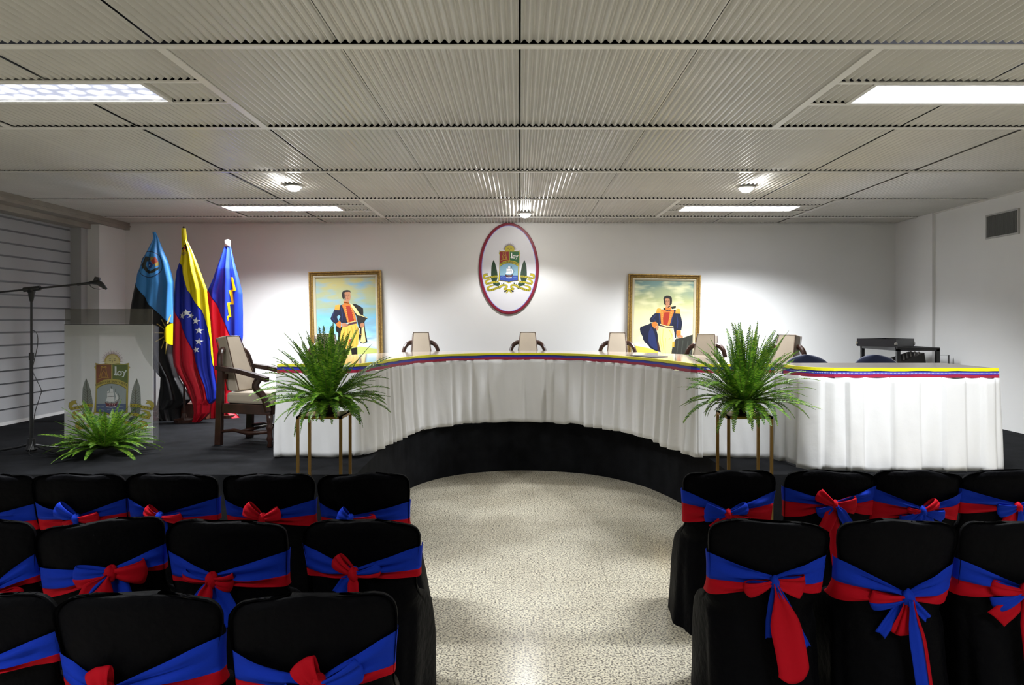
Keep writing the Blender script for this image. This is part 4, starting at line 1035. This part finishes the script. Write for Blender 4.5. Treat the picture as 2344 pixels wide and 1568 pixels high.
# ------------------------------------------------------------------ flags
ZS = 3.336; FX, FY = 290, 510
def satin(name, col): return mat(name, col, .45, noise=(3, .05), spec=.35)
FLB = satin('satin_light_blue', (0.07, 0.33, 0.78)); FBK = satin('satin_black', (.011, .011, .012)); FYL = satin('satin_yellow', (.85, .68, .0)); FBL = satin('satin_blue', (.008, .022, .36)); FRD = satin('satin_red', (.60, .008, .025)); FB2 = satin('satin_royal_blue', (.012, .045, .50)); FWH = satin('satin_white', (.75, .75, .75))
def z2(x, y, Y): return at(FX + x / ZS, FY + y / ZS, Y)
def make_flag(Y, Lt, Rt, bands, mats, label, name='flag', depth=.07, nfold=4.5, seed=1, pole=None, part_names=None):
    y0, y1 = Lt[0][0], Lt[-1][0]
    r0 = z2((interp(Lt, y1) + interp(Rt, y1)) / 2, y1, Y)
    root = empty(name, (r0.x, Y, .5), label=label, cat='flag'); rr = random.Random(seed); ph = [rr.uniform(0, 6.28) for _ in range(5)]
    def surf(x, y, off=0.0):
        l = interp(Lt, y); r = interp(Rt, y); u = max(0, min(1, (x - l) / max(1e-3, r - l))); w_ = (r - l)
        g = min(1, w_ / 150); t = (y - y0) / (y1 - y0)
        base = -depth * g * math.sqrt(max(0, 1 - (2*u - 1)**2) + .0)
        f = .024 * g * (math.sin(2*PI*(u*nfold) + ph[0] + 2.2*t) * .6 + math.sin(2*PI*u*nfold*1.9 + ph[1] - 1.5*t) * .22 + .10 * math.sin(2*PI*u*nfold*3.1 + ph[3]) * t + .3 * math.sin(7*t + 4*u + ph[2]))
        f *= math.sin(PI * min(1, u * 6) / 2) * math.sin(PI * min(1, (1 - u) * 6) / 2) if w_ > 30 else .2
        P = z2(x, y, Y); return Vector((P.x - root.location.x, base + f - off, P.z - .5))
    rows = []; cols = []; ny = int((y1 - y0) / 7); nb = len(bands) + 1; per = 26
    for i in range(ny + 1):
        y = lerp(y0, y1, i / ny); l = interp(Lt, y); r = interp(Rt, y)
        cuts = [l] + [max(l, min(r, interp(t, y))) for t in bands] + [r]
        for k in range(1, len(cuts)): cuts[k] = max(cuts[k], cuts[k-1])
        row = []
        for k in range(nb):
            for j in range(per + 1): row.append(surf(lerp(cuts[k], cuts[k+1], j/per), y))
        rows.append(row)
    b = MB(); b.grid(rows, mif=lambda i, j: min(nb - 1, j // (per + 1)))
    # back sheet
    back = []
    for i in range(ny + 1):
        y = lerp(y0, y1, i / ny); l = interp(Lt, y); r = interp(Rt, y); row = []
        for j in range(15):
            u = j / 14; P = z2(lerp(l, r, u), y, Y); g = min(1, (r - l) / 150)
            row.append((P.x - root.location.x, depth * .9 * g * math.sqrt(max(0, 1 - (2*u-1)**2)) + .002, P.z - .5))
        back.append(row[::-1])
    b.grid(back, mi=0)
    b.build('cloth', mats, root, smooth=True)
    def overlay(polys, m, nm, off=.0035, sub=1):
        B = MB()
        bm = bmesh.new()
        for P in polys:
            fs = bm.faces.new([bm.verts.new((x, 0, y)) for x, y in P]); fs.normal_update()
        bmesh.ops.triangulate(bm, faces=bm.faces[:], ngon_method='EAR_CLIP')
        for _ in range(4):
            es = [e for e in bm.edges if e.calc_length() > 7]
            if es: bmesh.ops.subdivide_edges(bm, edges=es, cuts=1, use_grid_fill=False); bmesh.ops.triangulate(bm, faces=[f for f in bm.faces if len(f.verts) > 3])
        bm.verts.index_update()
        V = [surf(v.co.x, v.co.z, off) for v in bm.verts]; Fc = [[v.index for v in f.verts] for f in bm.faces]; bm.free()
        B.add(V, Fc); return B.build(nm, m, root, smooth=True)
    if pole:
        px_, ytop = pole; P = z2(px_, ytop, Y); 
        b = MB(); b.tube([(P.x - root.location.x, .01, 0.02), (P.x - root.location.x, .01, P.z - .5)], .011, 10); b.build('pole', WOODD, root)
        b = MB(); b.lathe([(.10, 0), (.10, .03), (.03, .045), (.02, .09)], 18, M=Matrix.Translation((P.x - root.location.x, .01, 0))); b.build('pole_base', WOODD, root, smooth=False)
    return root, overlay, surf
def circ(cx, cy, rx, ry, n=24, a0=0, a1=360): return [(cx + rx*math.cos(math.radians(lerp(a0, a1, k/n))), cy + ry*math.sin(math.radians(lerp(a0, a1, k/n)))) for k in range(n + (a1 - a0 < 360))]
def star(cx, cy, r, rot=0): return [(cx + (r if k % 2 == 0 else r*.42)*math.sin(PI*k/5 + rot), cy - (r if k % 2 == 0 else r*.42)*math.cos(PI*k/5 + rot)) for k in range(10)]
# light blue and black state flag
L1_ = [(70, 197), (110, 203), (130, 200), (200, 165), (300, 120), (390, 80), (460, 68), (550, 50), (650, 30), (770, 20), (850, 50), (950, 95), (1060, 160), (1115, 205), (1180, 262), (1250, 258), (1370, 235), (1420, 225), (1480, 245), (1525, 280)]
R1_ = [(70, 222), (110, 240), (200, 275), (300, 320), (390, 345), (460, 362), (550, 360), (770, 360), (1000, 360), (1100, 385), (1180, 400), (1250, 440), (1300, 470), (1350, 495), (1375, 470), (1420, 410), (1500, 410), (1525, 425)]
b1 = [(455, 0), (460, 72), (500, 105), (530, 130), (580, 165), (630, 200), (700, 268), (740, 312), (770, 360), (900, 500)]
b2 = [(1100, 600), (1180, 404), (1420, 404), (1500, 425)]
fl, ov, sf = make_flag(7.65, L1_, R1_, [b1, b2], [FBK, FLB, FLB], 'light blue and black flag with a round crest, leftmost of the three draped flags', nfold=2.6, seed=3, pole=(212, 72))
ov([circ(200, 322, 91, 101)], mat('crest_ring_navy', (.008, .02, .09), .5), 'crest_ring', .003)
ov([circ(200, 322, 86, 96)], FLB, 'crest_field', .0045)
cm = [(mat('crest_dark', (.03, .035, .03), .5), [[(160, 290), (175, 262), (192, 262), (205, 285), (196, 300), (180, 300), (172, 330), (185, 362), (215, 372), (250, 350), (268, 340), (262, 362), (235, 385), (200, 392), (170, 378), (155, 345), (150, 312)], [(160, 300), (130, 330), (150, 330), (148, 360), (168, 345)], [(195, 258), (200, 238), (212, 250), (208, 275)]]),
      (mat('crest_red', (.42, .05, .03), .5), [[(214, 290), (248, 265), (262, 300), (234, 325)]]), (mat('crest_gold', (.45, .33, .08), .5), [[(205, 275), (230, 262), (240, 275), (214, 298)], [(262, 300), (268, 325), (250, 340), (246, 315)]]),
      (mat('crest_blue', (.02, .05, .28), .5), [[(188, 305), (212, 300), (232, 328), (220, 350), (196, 345)]]), (FWH, [[(203, 318), (216, 322), (206, 336), (196, 332)]])]
for i, (m_, P_) in enumerate(cm): ov(P_, m_, 'crest_figure', .006 + .0007*i)
ov([circ(360, 850, 52, 82, 16, 90, 270)], FYL, 'sun_disc', .004)
rays = []
for k, (xa, ya, xb, yb_) in enumerate([(330, 770, 348, 702), (318, 790, 280, 735), (308, 812, 250, 770), (302, 840, 238, 838), (304, 868, 245, 905), (310, 892, 283, 960), (330, 915, 322, 1000)]):
    dx, dy = xb - xa, yb_ - ya; l = math.hypot(dx, dy); nx, ny = -dy/l*4.5, dx/l*4.5
    rays.append([(xa-nx, ya-ny), (xb-nx*.7, yb_-ny*.7), (xb+nx*.7, yb_+ny*.7), (xa+nx, ya+ny)])
ov(rays, mat('ray_gold', (.62, .48, .12), .5), 'sun_ray', .004)
# national tricolour
L2_ = [(42, 418), (100, 418), (150, 420), (200, 420), (250, 415), (290, 409), (370, 382), (450, 372), (550, 364), (640, 360), (750, 357), (850, 355), (1000, 353), (1080, 358), (1140, 385), (1200, 420), (1250, 452), (1300, 470), (1340, 490), (1390, 508), (1450, 515), (1500, 505), (1522, 498)]
R2_ = [(42, 452), (100, 458), (130, 460), (200, 495), (290, 533), (370, 562), (450, 592), (510, 612), (640, 626), (750, 638), (850, 645), (950, 655), (1080, 665), (1150, 672), (1200, 680), (1280, 692), (1345, 692), (1385, 650), (1450, 640), (1480, 612), (1522, 560)]
r2a = [(600, 0), (620, 360), (700, 400), (760, 430), (820, 455), (900, 490), (1000, 530), (1080, 555), (1150, 580), (1250, 618), (1340, 634), (1375, 640), (1385, 700)]
r2b = [(288, 0), (291, 409), (330, 438), (370, 455), (450, 474), (520, 490), (600, 540), (660, 580), (730, 605), (800, 628), (900, 645), (1000, 652), (1080, 662), (1120, 672), (1200, 700)]
fl, ov, sf = make_flag(7.48, L2_, R2_, [r2a, r2b], [FRD, FBL, FYL], 'yellow, blue and red flag with white stars, middle of the three draped flags', nfold=3.3, seed=8, pole=(436, 40))
for q in (star(450, 710, 28, .2), star(484, 688, 30, -.1), star(512, 710, 26, .3), star(552, 750, 29, .15), star(573, 822, 28, .05), star(573, 906, 28, .1), star(553, 968, 27, -.25)): ov([q], FWH, 'star', .005)
b = MB(); P = z2(436, 40, 7.48); b.lathe([(.004, -.02), (.014, -.015), (.012, .005), (.003, .022)], 10); o = b.build('finial', WOODD, fl, smooth=True); o.location = (P.x - fl.location.x, 0, P.z - .5)
crA = [(mat('crest_gold2', (.5, .35, .05), .5), [[(430, 240), (450, 215), (470, 235), (455, 262)]]), (FRD, [[(440, 215), (455, 180), (462, 200), (452, 222)]]), (FBK, [[(430, 200), (462, 160), (478, 205), (470, 225), (455, 175), (436, 210)]])]
for m_, P_ in crA: ov(P_, m_, 'crest_figure', .004)
# blue and red municipal flag
L3_ = [(160, 755), (175, 748), (300, 705), (430, 658), (500, 625), (540, 612), (700, 610), (900, 628), (1100, 650), (1300, 655), (1440, 615), (1480, 600), (1500, 600)]
R3_ = [(160, 787), (175, 793), (300, 822), (430, 858), (540, 884), (700, 888), (860, 888), (885, 886), (1000, 862), (1100, 830), (1300, 800), (1440, 810), (1470, 850), (1500, 880)]
b3 = [(505, 0), (510, 622), (560, 660), (620, 697), (700, 735), (780, 778), (850, 800), (900, 830), (1000, 870), (1010, 900)]
fl, ov, sf = make_flag(7.85, L3_, R3_, [b3], [FRD, FB2], 'blue and red flag with a yellow lightning bolt, rightmost of the three draped flags', nfold=2.7, seed=14, pole=(771, 150))
ov([[(806, 415), (824, 418), (850, 518), (822, 524), (835, 624), (802, 624), (814, 716), (798, 722), (794, 754), (787, 715), (798, 708), (788, 612), (815, 608), (796, 518), (827, 510)]], FYL, 'lightning_bolt', .005)
P = z2(771, 150, 7.85); b = MB(); b.lathe([(.034, -.045), (.03, -.01), (.030, .02), (.012, .032)], 12); o = b.build('pole_cap', FWH, fl, smooth=True); o.location = (P.x - fl.location.x, 0, P.z - .5)
# wooden block at the foot of the flags
P0 = at(411, 962, 7.62); P1 = at(441, 925, 7.62)
fb = MB(); fb.box((-.16, -.10, 0), (.16, .10, .17)); fb = fb.build('flag_stand_block', mat('brown_wood', (.10, .035, .02), .4, noise=(10, .3)), loc=(P0.x + .10, 7.78, .5), bevel=.005)
tag(fb, 'brown wooden stand block between the feet of the draped flags', 'flag stand')

# ------------------------------------------------------------------ audience chairs under black covers with sashes
COV = mat('black_cover_fabric', (0.0016, 0.0016, 0.0024), .6, bump=(28, .6, .010), spec=.045)
SB = mat('sash_blue', (0.004, 0.030, 0.40), .75, bump=(30, .4, .006), spec=.12); SR = mat('sash_red', (0.42, 0.0015, 0.010), .75, bump=(30, .4, .006), spec=.12)
RMA = mat('chair_plastic_dark', (0.05, 0.05, 0.05), .5)
HT = .79
WTAB = [(0, .222), (.2, .222), (.42, .220), (.46, .218), (.55, .216), (.62, .220), (.70, .229), (.735, .229), (.755, .224), (.770, .210), (.780, .190), (.787, .150), (.790, .06)]
YB_ = [(0, -.05), (.2, .0), (.42, .035), (.6, .018), (.76, .0), (.79, .006)]
YF_ = [(0, .50), (.25, .47), (.36, .44), (.41, .39), (.45, .30), (.49, .18), (.54, .11), (.6, .085), (.74, .05), (.76, .045), (.79, .036)]
def backy(x, z):
    w_ = interp(WTAB, z); yb = interp(YB_, z); u = min(.9, abs(x) / w_); return yb + .030 * u * u
def coverback(u, z):
    """depth of the cover's back surface at width fraction u"""
    yb = interp(YB_, z); yf = interp(YF_, z); v = -(max(0, 1 - abs(u) ** 4)) ** .25
    return lerp(yb, yf, (v + 1) / 2) + .030 * u * u
def cover(seed, warp=0.0, fl=0.0):
    rr = random.Random(seed); ph = [rr.uniform(0, 6.28) for _ in range(8)]; b = MB(); N_ = 96
    Z = [0, .02, .05, .1, .15, .2, .26, .32, .38, .42, .44, .455, .465, .475, .50, .54, .58, .62, .66, .70, .73, .75, .762, .772, .779, .784, .788, .790]
    rows = []
    for z in Z:
        w_ = interp(WTAB, z); yb = interp(YB_, z); yf = interp(YF_, z); row = []; t = max(0, 1 - z / .46)
        for k in range(N_):
            a = 2*PI*k/N_; ca, sa = math.cos(a), math.sin(a); e = 2 / (3.4 if z < .46 else 4.0)
            x = w_ * math.copysign(abs(ca)**e, ca); v = math.copysign(abs(sa)**e, sa); y = lerp(yb, yf, (v + 1) / 2)
            u = min(1, abs(x) / w_)
            if v < 0 and z > .40: y += .030 * u * u
            s = a * 2.2
            f = .014 * t ** .8 * (math.sin(6*a + ph[0]) * .6 + math.sin(11*a + ph[1]) * .5 + math.sin(17*a + ph[2] + 2*t) * .25)
            f += .0065 * math.sin(x * 27 + ph[3] + 3*z) * (1 if z > .3 else .5) * min(1, max(0, (.72 - z) * 8)) + .002 * math.sin(x * 75 + z * 14 + ph[4]) * (z < .74)
            cx_, cy_ = x, y - (yb + yf) / 2; l = math.hypot(cx_, cy_) or 1
            if fl * x > 0: x += fl * (abs(x) / w_) * t
            dz = warp * x / .23 * .018 * sm((z - .45) / .3) + (.005 * math.sin(x * 11 + ph[5]) + .0035 * math.sin(x * 31 + ph[6])) * sm((z - .7) / .08)
            row.append((x + cx_/l*f, y + cy_/l*f*.9, z + dz))
        rows.append(row)
    b.grid(rows, closed=True); n = len(b.v); b.f.append([n - N_ + k for k in range(N_)]); b.m.append(0)
    return b
def sash(parent, cfg, S, cx, rng):
    """cfg: L/R edge heights (top, boundary, bottom) px, knot px, loops, tails in photo pixels"""
    def loc(px, py): return ((px - cx) / S, CH - (py - CY) / S)
    r = bpy.data.objects.new('sash', None); COL.objects.link(r); r.parent = parent
    r['label'] = 'blue and red sash tied in a bow'
    kx, kz = loc(*cfg['k']); off = .008
    for sgn, key in ((-1, 'L'), (1, 'R')):
        zt, zm, zb_ = [CH - (q - CY) / S for q in cfg[key]]
        b = MB(); rows = []; nu = 26; nv = 6; ph = rng.uniform(0, 6)
        for v in list(range(nv + 1)) + [nv + .0001 + i for i in range(nv + 1)]:
            low = v > nv + .00005; vv = (v - nv - .0001) / nv if low else v / nv
            row = []
            for i in range(-5, nu + 1):
                if i < 0:      # wraps round the side toward the seat
                    t = 0; q = -i / 5 * .9; z_e = lerp(zt, zm, vv) if not low else lerp(zm, zb_, vv)
                    z_e -= 0; w_ = interp(WTAB, z_e); x = sgn * (w_ + .006 - .012*q*q); y = coverback(1, z_e) + .03 * q
                    row.append((x, y, z_e)); continue
                t = (i / nu) ** 1.7
                ze = lerp(zt, zm, vv) if not low else lerp(zm, zb_, vv)
                frac = (zt - ze) / (zt - zb_)
                zk = kz + .016 - .032 * frac
                z = lerp(ze, zk, (t ** 1.12) * (.86 + .14 * t)) + .010 * math.sin(PI * t) * (frac - .6) * 1.0
                w_ = interp(WTAB, z); x = lerp(sgn * w_, kx, t); uu = min(1, abs(x) / w_); x += sgn * .006 * uu ** 6 if t < .5 else 0
                rip = (.0075 * math.sin(frac * 15 + ph + 2.5*t) + .002 * math.sin(9*t + ph)) * sm(t * 3) + .0045 * math.sin(frac * 31 + ph*2 - 4*t) * sm(t*2) 
                row.append((x, coverback(uu, z) - off - .010 * sm(t*2) - rip * 1.3 - .004 * math.sin(PI * frac) * sm(t*4), z))
            rows.append(row)
        b.grid(rows, mif=lambda i, j: 0 if i < nv + 1 else 1)
        b.build('band', [SB, SR], r, smooth=True)
    kw = cfg.get('kw', 11) / 520 ; kc = cfg['kc']
    # knot: lumpy wrapped ball
    b = MB(); rows = []
    for i in range(9):
        th = PI * i / 8
        rows.append([(kx + kw * .9 * math.sin(th) ** .8 * math.cos(a) * (1 + .14*math.sin(3*a + th*2)), backy(kx, kz) - .030 + .024 * math.sin(th) * math.sin(a), kz + kw * 1.2 * math.cos(th) + kw*.15*math.sin(a*2)) for a in [2*PI*k/14 for k in range(14)]])
    b.grid(rows, closed=True, mif=lambda i, j: 0 if kc == 'b' or (kc == 'm' and j % 14 < 5) else 1); b.build('knot', [SB, SR], r, smooth=True)
    def strip(fn, ns, nvv, name, ca, cb, vb, b=None):
        B = MB(); vs = [lerp(0, vb, i / nvv) for i in range(nvv + 1)] + [lerp(vb, 1, i / nvv) for i in range(nvv + 1)] if cb else [i / (2*nvv) for i in range(2*nvv + 1)]
        B.grid([[fn(s_ / ns, v) for v in vs] for s_ in range(ns + 1)], mif=lambda i, j: (0 if ca == 'b' else 1) if (not cb or j <= nvv) else (0 if cb == 'b' else 1))
        return B.build(name, [SB, SR], r, smooth=True, solid=.0018)
    for (tx, ty, W, ca, cb, vb) in cfg['loops']:
        ex, ez = loc(tx, ty); dx, dz = ex - kx, ez - kz; L_ = math.hypot(dx, dz) + 1e-6; ux, uz = dx/L_, dz/L_; W_ = W / S; ph = rng.uniform(0, 6); twist = rng.uniform(-.35, .35)
        nx, nz_ = -uz, ux
        if nz_ < 0: nx, nz_ = -nx, -nz_      # v=1 -> upper side
        def f(s, v, ux=ux, uz=uz, nx=nx, nz_=nz_, L_=L_, W_=W_, ph=ph, twist=twist):
            th = s * 2 * PI; a = .5 - .5 * math.cos(th)          # 0..1..0 along length
            g = .22 + .78 * (a ** .75); q = (.5 - v)
            lx = L_ * a * (1 - .10 * (2*q)**2 * a); nn = q * W_ * g
            front = math.sin(th)                                  # + front layer, - back layer
            yy = -.026 - front * .020 * (1 if front > 0 else .75) - .0045 * math.sin(q * 13 + ph) * (1 - a*.5) - twist * q * .03
            z = kz + uz*lx + nz_*nn - .004 * front * a; x = kx + ux*lx + nx*nn
            return (x, backy(x, min(z, .78)) + yy, z)
        strip(f, 30, 5, 'bow_loop', ca, cb, 1 - vb if False else vb)
    for ti, tl in enumerate(cfg['tails']):
        (tx, ty, W, ca, cb, vb) = tl[:6]; bow = tl[6] if len(tl) > 6 else 0.0; rnd = len(tl) > 7
        ex, ez = loc(tx, ty); dx, dz = ex - kx, ez - kz; L_ = math.hypot(dx, dz) + 1e-6; ux, uz = dx/L_, dz/L_; W_ = W / S; ph = rng.uniform(0, 6); hw_ = kw * .6
        nx, nz_ = (uz, -ux)
        if nx > 0: nx, nz_ = -nx, -nz_
        def f(s, v, ux=ux, uz=uz, nx=nx, nz_=nz_, L_=L_, W_=W_, ph=ph, bow=bow, rnd=rnd, ti=ti):
            q = .5 - v; g = lerp(hw_*1.3, W_, sm(s * 2.4) if not rnd else sm(s*2.0) * (1 if s < .9 else 1 - .0*s)); l = L_ * s
            if s > .86: l -= L_ * (.05 * (q*2)**2 * (1 if rnd else -.3)) * (s - .86) / .14 * 2
            x = kx + ux*l + nx*q*g + bow * math.sin(PI*s) * .03; z = kz + uz*l + nz_*q*g
            return (x, backy(x, max(z, .02)) - .024 - .015 * ti - .006 * sm(s*3) - .006 * math.sin(q*9 + ph) * (1 - .4*s) - .008*math.sin(s*4 + ph), z)
        strip(f, 24, 4, 'bow_tail', ca, cb, vb)
    return r

R1, R2, R3 = 3.56, 2.71, 1.97
CHAIRS = [
 # px centre, row depth, yaw deg, warp, sash spec, label
 (-37, R1, 0, 0, dict(L=(1157, 1193, 1215), R=(1158, 1198, 1222), k=(-45, 1190), kc='r', loops=[(-85, 1180, 35, 'r', None, .5)], tails=[(-50, 1240, 25, 'b', None, .5)]), 'black-covered chair cut off at the far left of the front audience row'),
 (172, R1, 2, 0, dict(L=(1153, 1194, 1222), R=(1146, 1181, 1200), k=(177, 1187), kc='b', loops=[(128, 1160, 36, 'b', None, .5), (226, 1184, 25, 'r', None, .5), (148, 1202, 22, 'r', None, .5)], tails=[(170, 1235, 30, 'b', None, .5)]), 'black-covered chair, front row left, blue knot with a blue loop standing up left'),
 (385, R1, 0, 0, dict(L=(1144, 1190, 1202), R=(1144, 1185, 1198), k=(368, 1183), kc='b', loops=[(332, 1164, 24, 'r', None, .5), (418, 1186, 24, 'r', None, .5), (348, 1192, 16, 'r', None, .5)], tails=[(378, 1230, 22, 'b', None, .5)]), 'black-covered chair, front row left, blue knot between two small red loops'),
 (610, R1, 0, 0, dict(L=(1148, 1185, 1198), R=(1148, 1185, 1213), k=(603, 1185), kc='r', loops=[(560, 1160, 36, 'r', None, .5), (643, 1172, 30, 'r', None, .5)], tails=[(585, 1225, 22, 'r', None, .5)]), 'black-covered chair, front row left, with an all red bow below the left gold stand'),
 (829, R1, 0, 0, dict(L=(1155, 1190, 1207), R=(1153, 1195, 1215), k=(803, 1188), kc='b', loops=[(775, 1172, 32, 'b', None, .5), (862, 1188, 22, 'r', None, .5)], tails=[(800, 1240, 25, 'b', None, .5)]), 'black-covered chair ending the front left row at the aisle, blue bow half hidden'),
 (1674, R1, 0, 0, dict(L=(1125, 1157, 1204), R=(1127, 1157, 1206), k=(1665, 1175), kc='r', loops=[(1612, 1172, 46, 'b', None, .5), (1712, 1160, 28, 'b', None, .5), (1712, 1198, 30, 'r', None, .5)], tails=[(1682, 1222, 20, 'b', None, .5), (1626, 1206, 18, 'r', None, .5)]), 'black-covered chair starting the front right row at the aisle, blue bow with red knot'),
 (1909, R1, 0, 0, dict(L=(1119, 1152, 1191), R=(1114, 1148, 1186), k=(1907, 1154), kc='r', loops=[(1868, 1128, 30, 'r', None, .5), (1870, 1176, 28, 'b', None, .5), (1960, 1155, 40, 'r', None, .5)], tails=[(1919, 1310, 27, 'r', None, .5), (1882, 1208, 30, 'r', None, .5), (1940, 1200, 22, 'b', None, .5)]), 'black-covered chair, front row right, red bow with one long red tail'),
 (2107, R1, 0, 0, dict(L=(1118, 1150, 1197), R=(1130, 1157, 1199), k=(2108, 1168), kc='b', loops=[(2145, 1146, 20, 'r', None, .5), (2163, 1181, 28, 'b', None, .5), (2074, 1166, 14, 'r', None, .5), (2062, 1194, 26, 'b', None, .5)], tails=[(2136, 1222, 26, 'b', None, .5), (2084, 1220, 22, 'b', None, .5)]), 'black-covered chair, front row right, drooping blue bow with a small red loop'),
 (2316, R1, 0, 0, dict(L=(1121, 1155, 1182), R=(1121, 1155, 1185), k=(2325, 1159), kc='r', loops=[(2280, 1168, 32, 'b', None, .5), (2370, 1165, 32, 'b', None, .5)], tails=[(2300, 1222, 42, 'r', None, .5), (2345, 1240, 24, 'b', None, .5)]), 'black-covered chair at the right picture edge of the front row'),
 (-75, R2, 0, 0, dict(L=(1290, 1340, 1360), R=(1275, 1331, 1347), k=(-25, 1355), kc='r', loops=[(45, 1364, 26, 'r', None, .5), (-80, 1350, 26, 'b', None, .5)], tails=[(-20, 1450, 30, 'r', None, .5)]), 'black-covered chair cut off at the left edge of the second row, one red loop showing'),
 (221, R2, 9, .8, dict(L=(1301, 1353, 1379), R=(1258, 1308, 1323), k=(254, 1312), kc='r', kw=13, loops=[(172, 1318, 50, 'b', 'r', .55), (328, 1314, 58, 'r', 'r', .1)], tails=[(285, 1400, 46, 'b', None, .5), (168, 1400, 18, 'b', None, .5), (213, 1398, 66, 'r', None, .5, -.4)]), 'black-covered chair, second row left, with a broad bright red tail and red loop'),
 (510, R2, 0, 0, dict(L=(1267, 1327, 1342), R=(1269, 1329, 1357), k=(487, 1326), kc='r', kw=13, loops=[(416, 1314, 24, 'b', 'r', .4), (536, 1332, 44, 'r', 'r', .3)], tails=[(430, 1392, 18, 'b', None, .5), (540, 1420, 42, 'b', None, .5), (462, 1402, 32, 'r', None, .5)]), 'black-covered chair, second row left, red knot with blue tails spread on both sides'),
 (818, R2, -6, .6, dict(L=(1256, 1314, 1334), R=(1252, 1308, 1327), k=(812, 1312), kc='m', kw=12, loops=[(765, 1277, 34, 'r', 'r', .3), (874, 1298, 30, 'b', 'r', .7)], tails=[(774, 1365, 38, 'b', None, .5), (816, 1362, 26, 'r', None, .5)]), 'black-covered chair ending the second left row, one red loop up, one blue loop right'),
 (1767, R2, 0, -.2, dict(L=(1272, 1337, 1377), R=(1278, 1344, 1373), k=(1770, 1330), kc='b', kw=10, loops=[(1704, 1353, 38, 'r', 'r', .2), (1844, 1344, 54, 'r', 'r', .2)], tails=[(1764, 1460, 20, 'b', None, .5), (1845, 1478, 18, 'b', None, .5), (1808, 1547, 72, 'r', None, .5, .3, 1)]), 'black-covered chair starting the second right row, with a long wide red sash tail'),
 (2066, R2, 0, 0, dict(L=(1287, 1344, 1391), R=(1298, 1362, 1395), k=(2076, 1368), kc='b', kw=14, loops=[(1993, 1378, 46, 'r', 'b', .55), (2056, 1454, 46, 'r', 'r', .3)], tails=[(2014, 1450, 26, 'b', None, .5), (2118, 1412, 20, 'b', None, .5), (2102, 1610, 40, 'b', 'r', .8, .3)]), 'black-covered chair, second row right, blue knot with a long blue tail edged red'),
 (2352, R2, 0, 0, dict(L=(1290, 1341, 1380), R=(1290, 1341, 1380), k=(2343, 1352), kc='r', kw=13, loops=[(2270, 1345, 30, 'r', 'r', .3), (2276, 1388, 36, 'b', None, .5), (2420, 1350, 36, 'b', None, .5)], tails=[(2284, 1418, 46, 'r', None, .5), (2346, 1560, 28, 'r', 'b', .5)]), 'black-covered chair at the right picture edge of the second row'),
 (-80, R3, 0, 0, dict(L=(1500, 1560, 1575), R=(1456, 1516, 1536), k=(-70, 1540), kc='r', kw=13, loops=[(-140, 1520, 50, 'r', None, .5)], tails=[(-70, 1640, 40, 'b', None, .5)]), 'black-covered chair cut off at the bottom left corner'),
 (300, R3, 2, 0, dict(L=(1506, 1570, 1605), R=(1474, 1562, 1600), k=(245, 1590), kc='r', kw=15, loops=[(225, 1526, 60, 'r', None, .5), (330, 1590, 40, 'r', None, .5)], tails=[(250, 1680, 50, 'b', None, .5)]), 'black-covered chair, nearest row, left of the two broad backs at the bottom'),
 (711, R3, 5, .6, dict(L=(1498, 1570, 1610), R=(1465, 1552, 1575), k=(728, 1570), kc='r', kw=15, loops=[(690, 1508, 62, 'r', None, .5), (828, 1535, 58, 'b', 'b', .3), (650, 1575, 30, 'b', None, .5)], tails=[(720, 1680, 50, 'r', None, .5)]), 'black-covered chair, nearest row beside the aisle, red loop pointing up and blue loop right'),
]
G = 'audience chairs under black covers'
for i, (cx, Yr, yaw, warp, cfg, lab) in enumerate(CHAIRS):
    S = F / Yr; X = (cx - CX) / S
    right = X > 0
    root = empty('covered_chair', (X, Yr, 0), math.radians(yaw), lab, 'chair', G)
    fl = {829: .09, 1674: -.02}.get(cx, 0)
    co_ = cover(40 + i, warp, fl).build('chair_cover', COV, root, smooth=True)
    if right and Yr == R1: root.scale = (1, 1, 1.018)
    s_ = sash(root, cfg, S, cx, random.Random(i))
    if right and Yr == R1: s_.scale = (1, 1, 1/1.018)
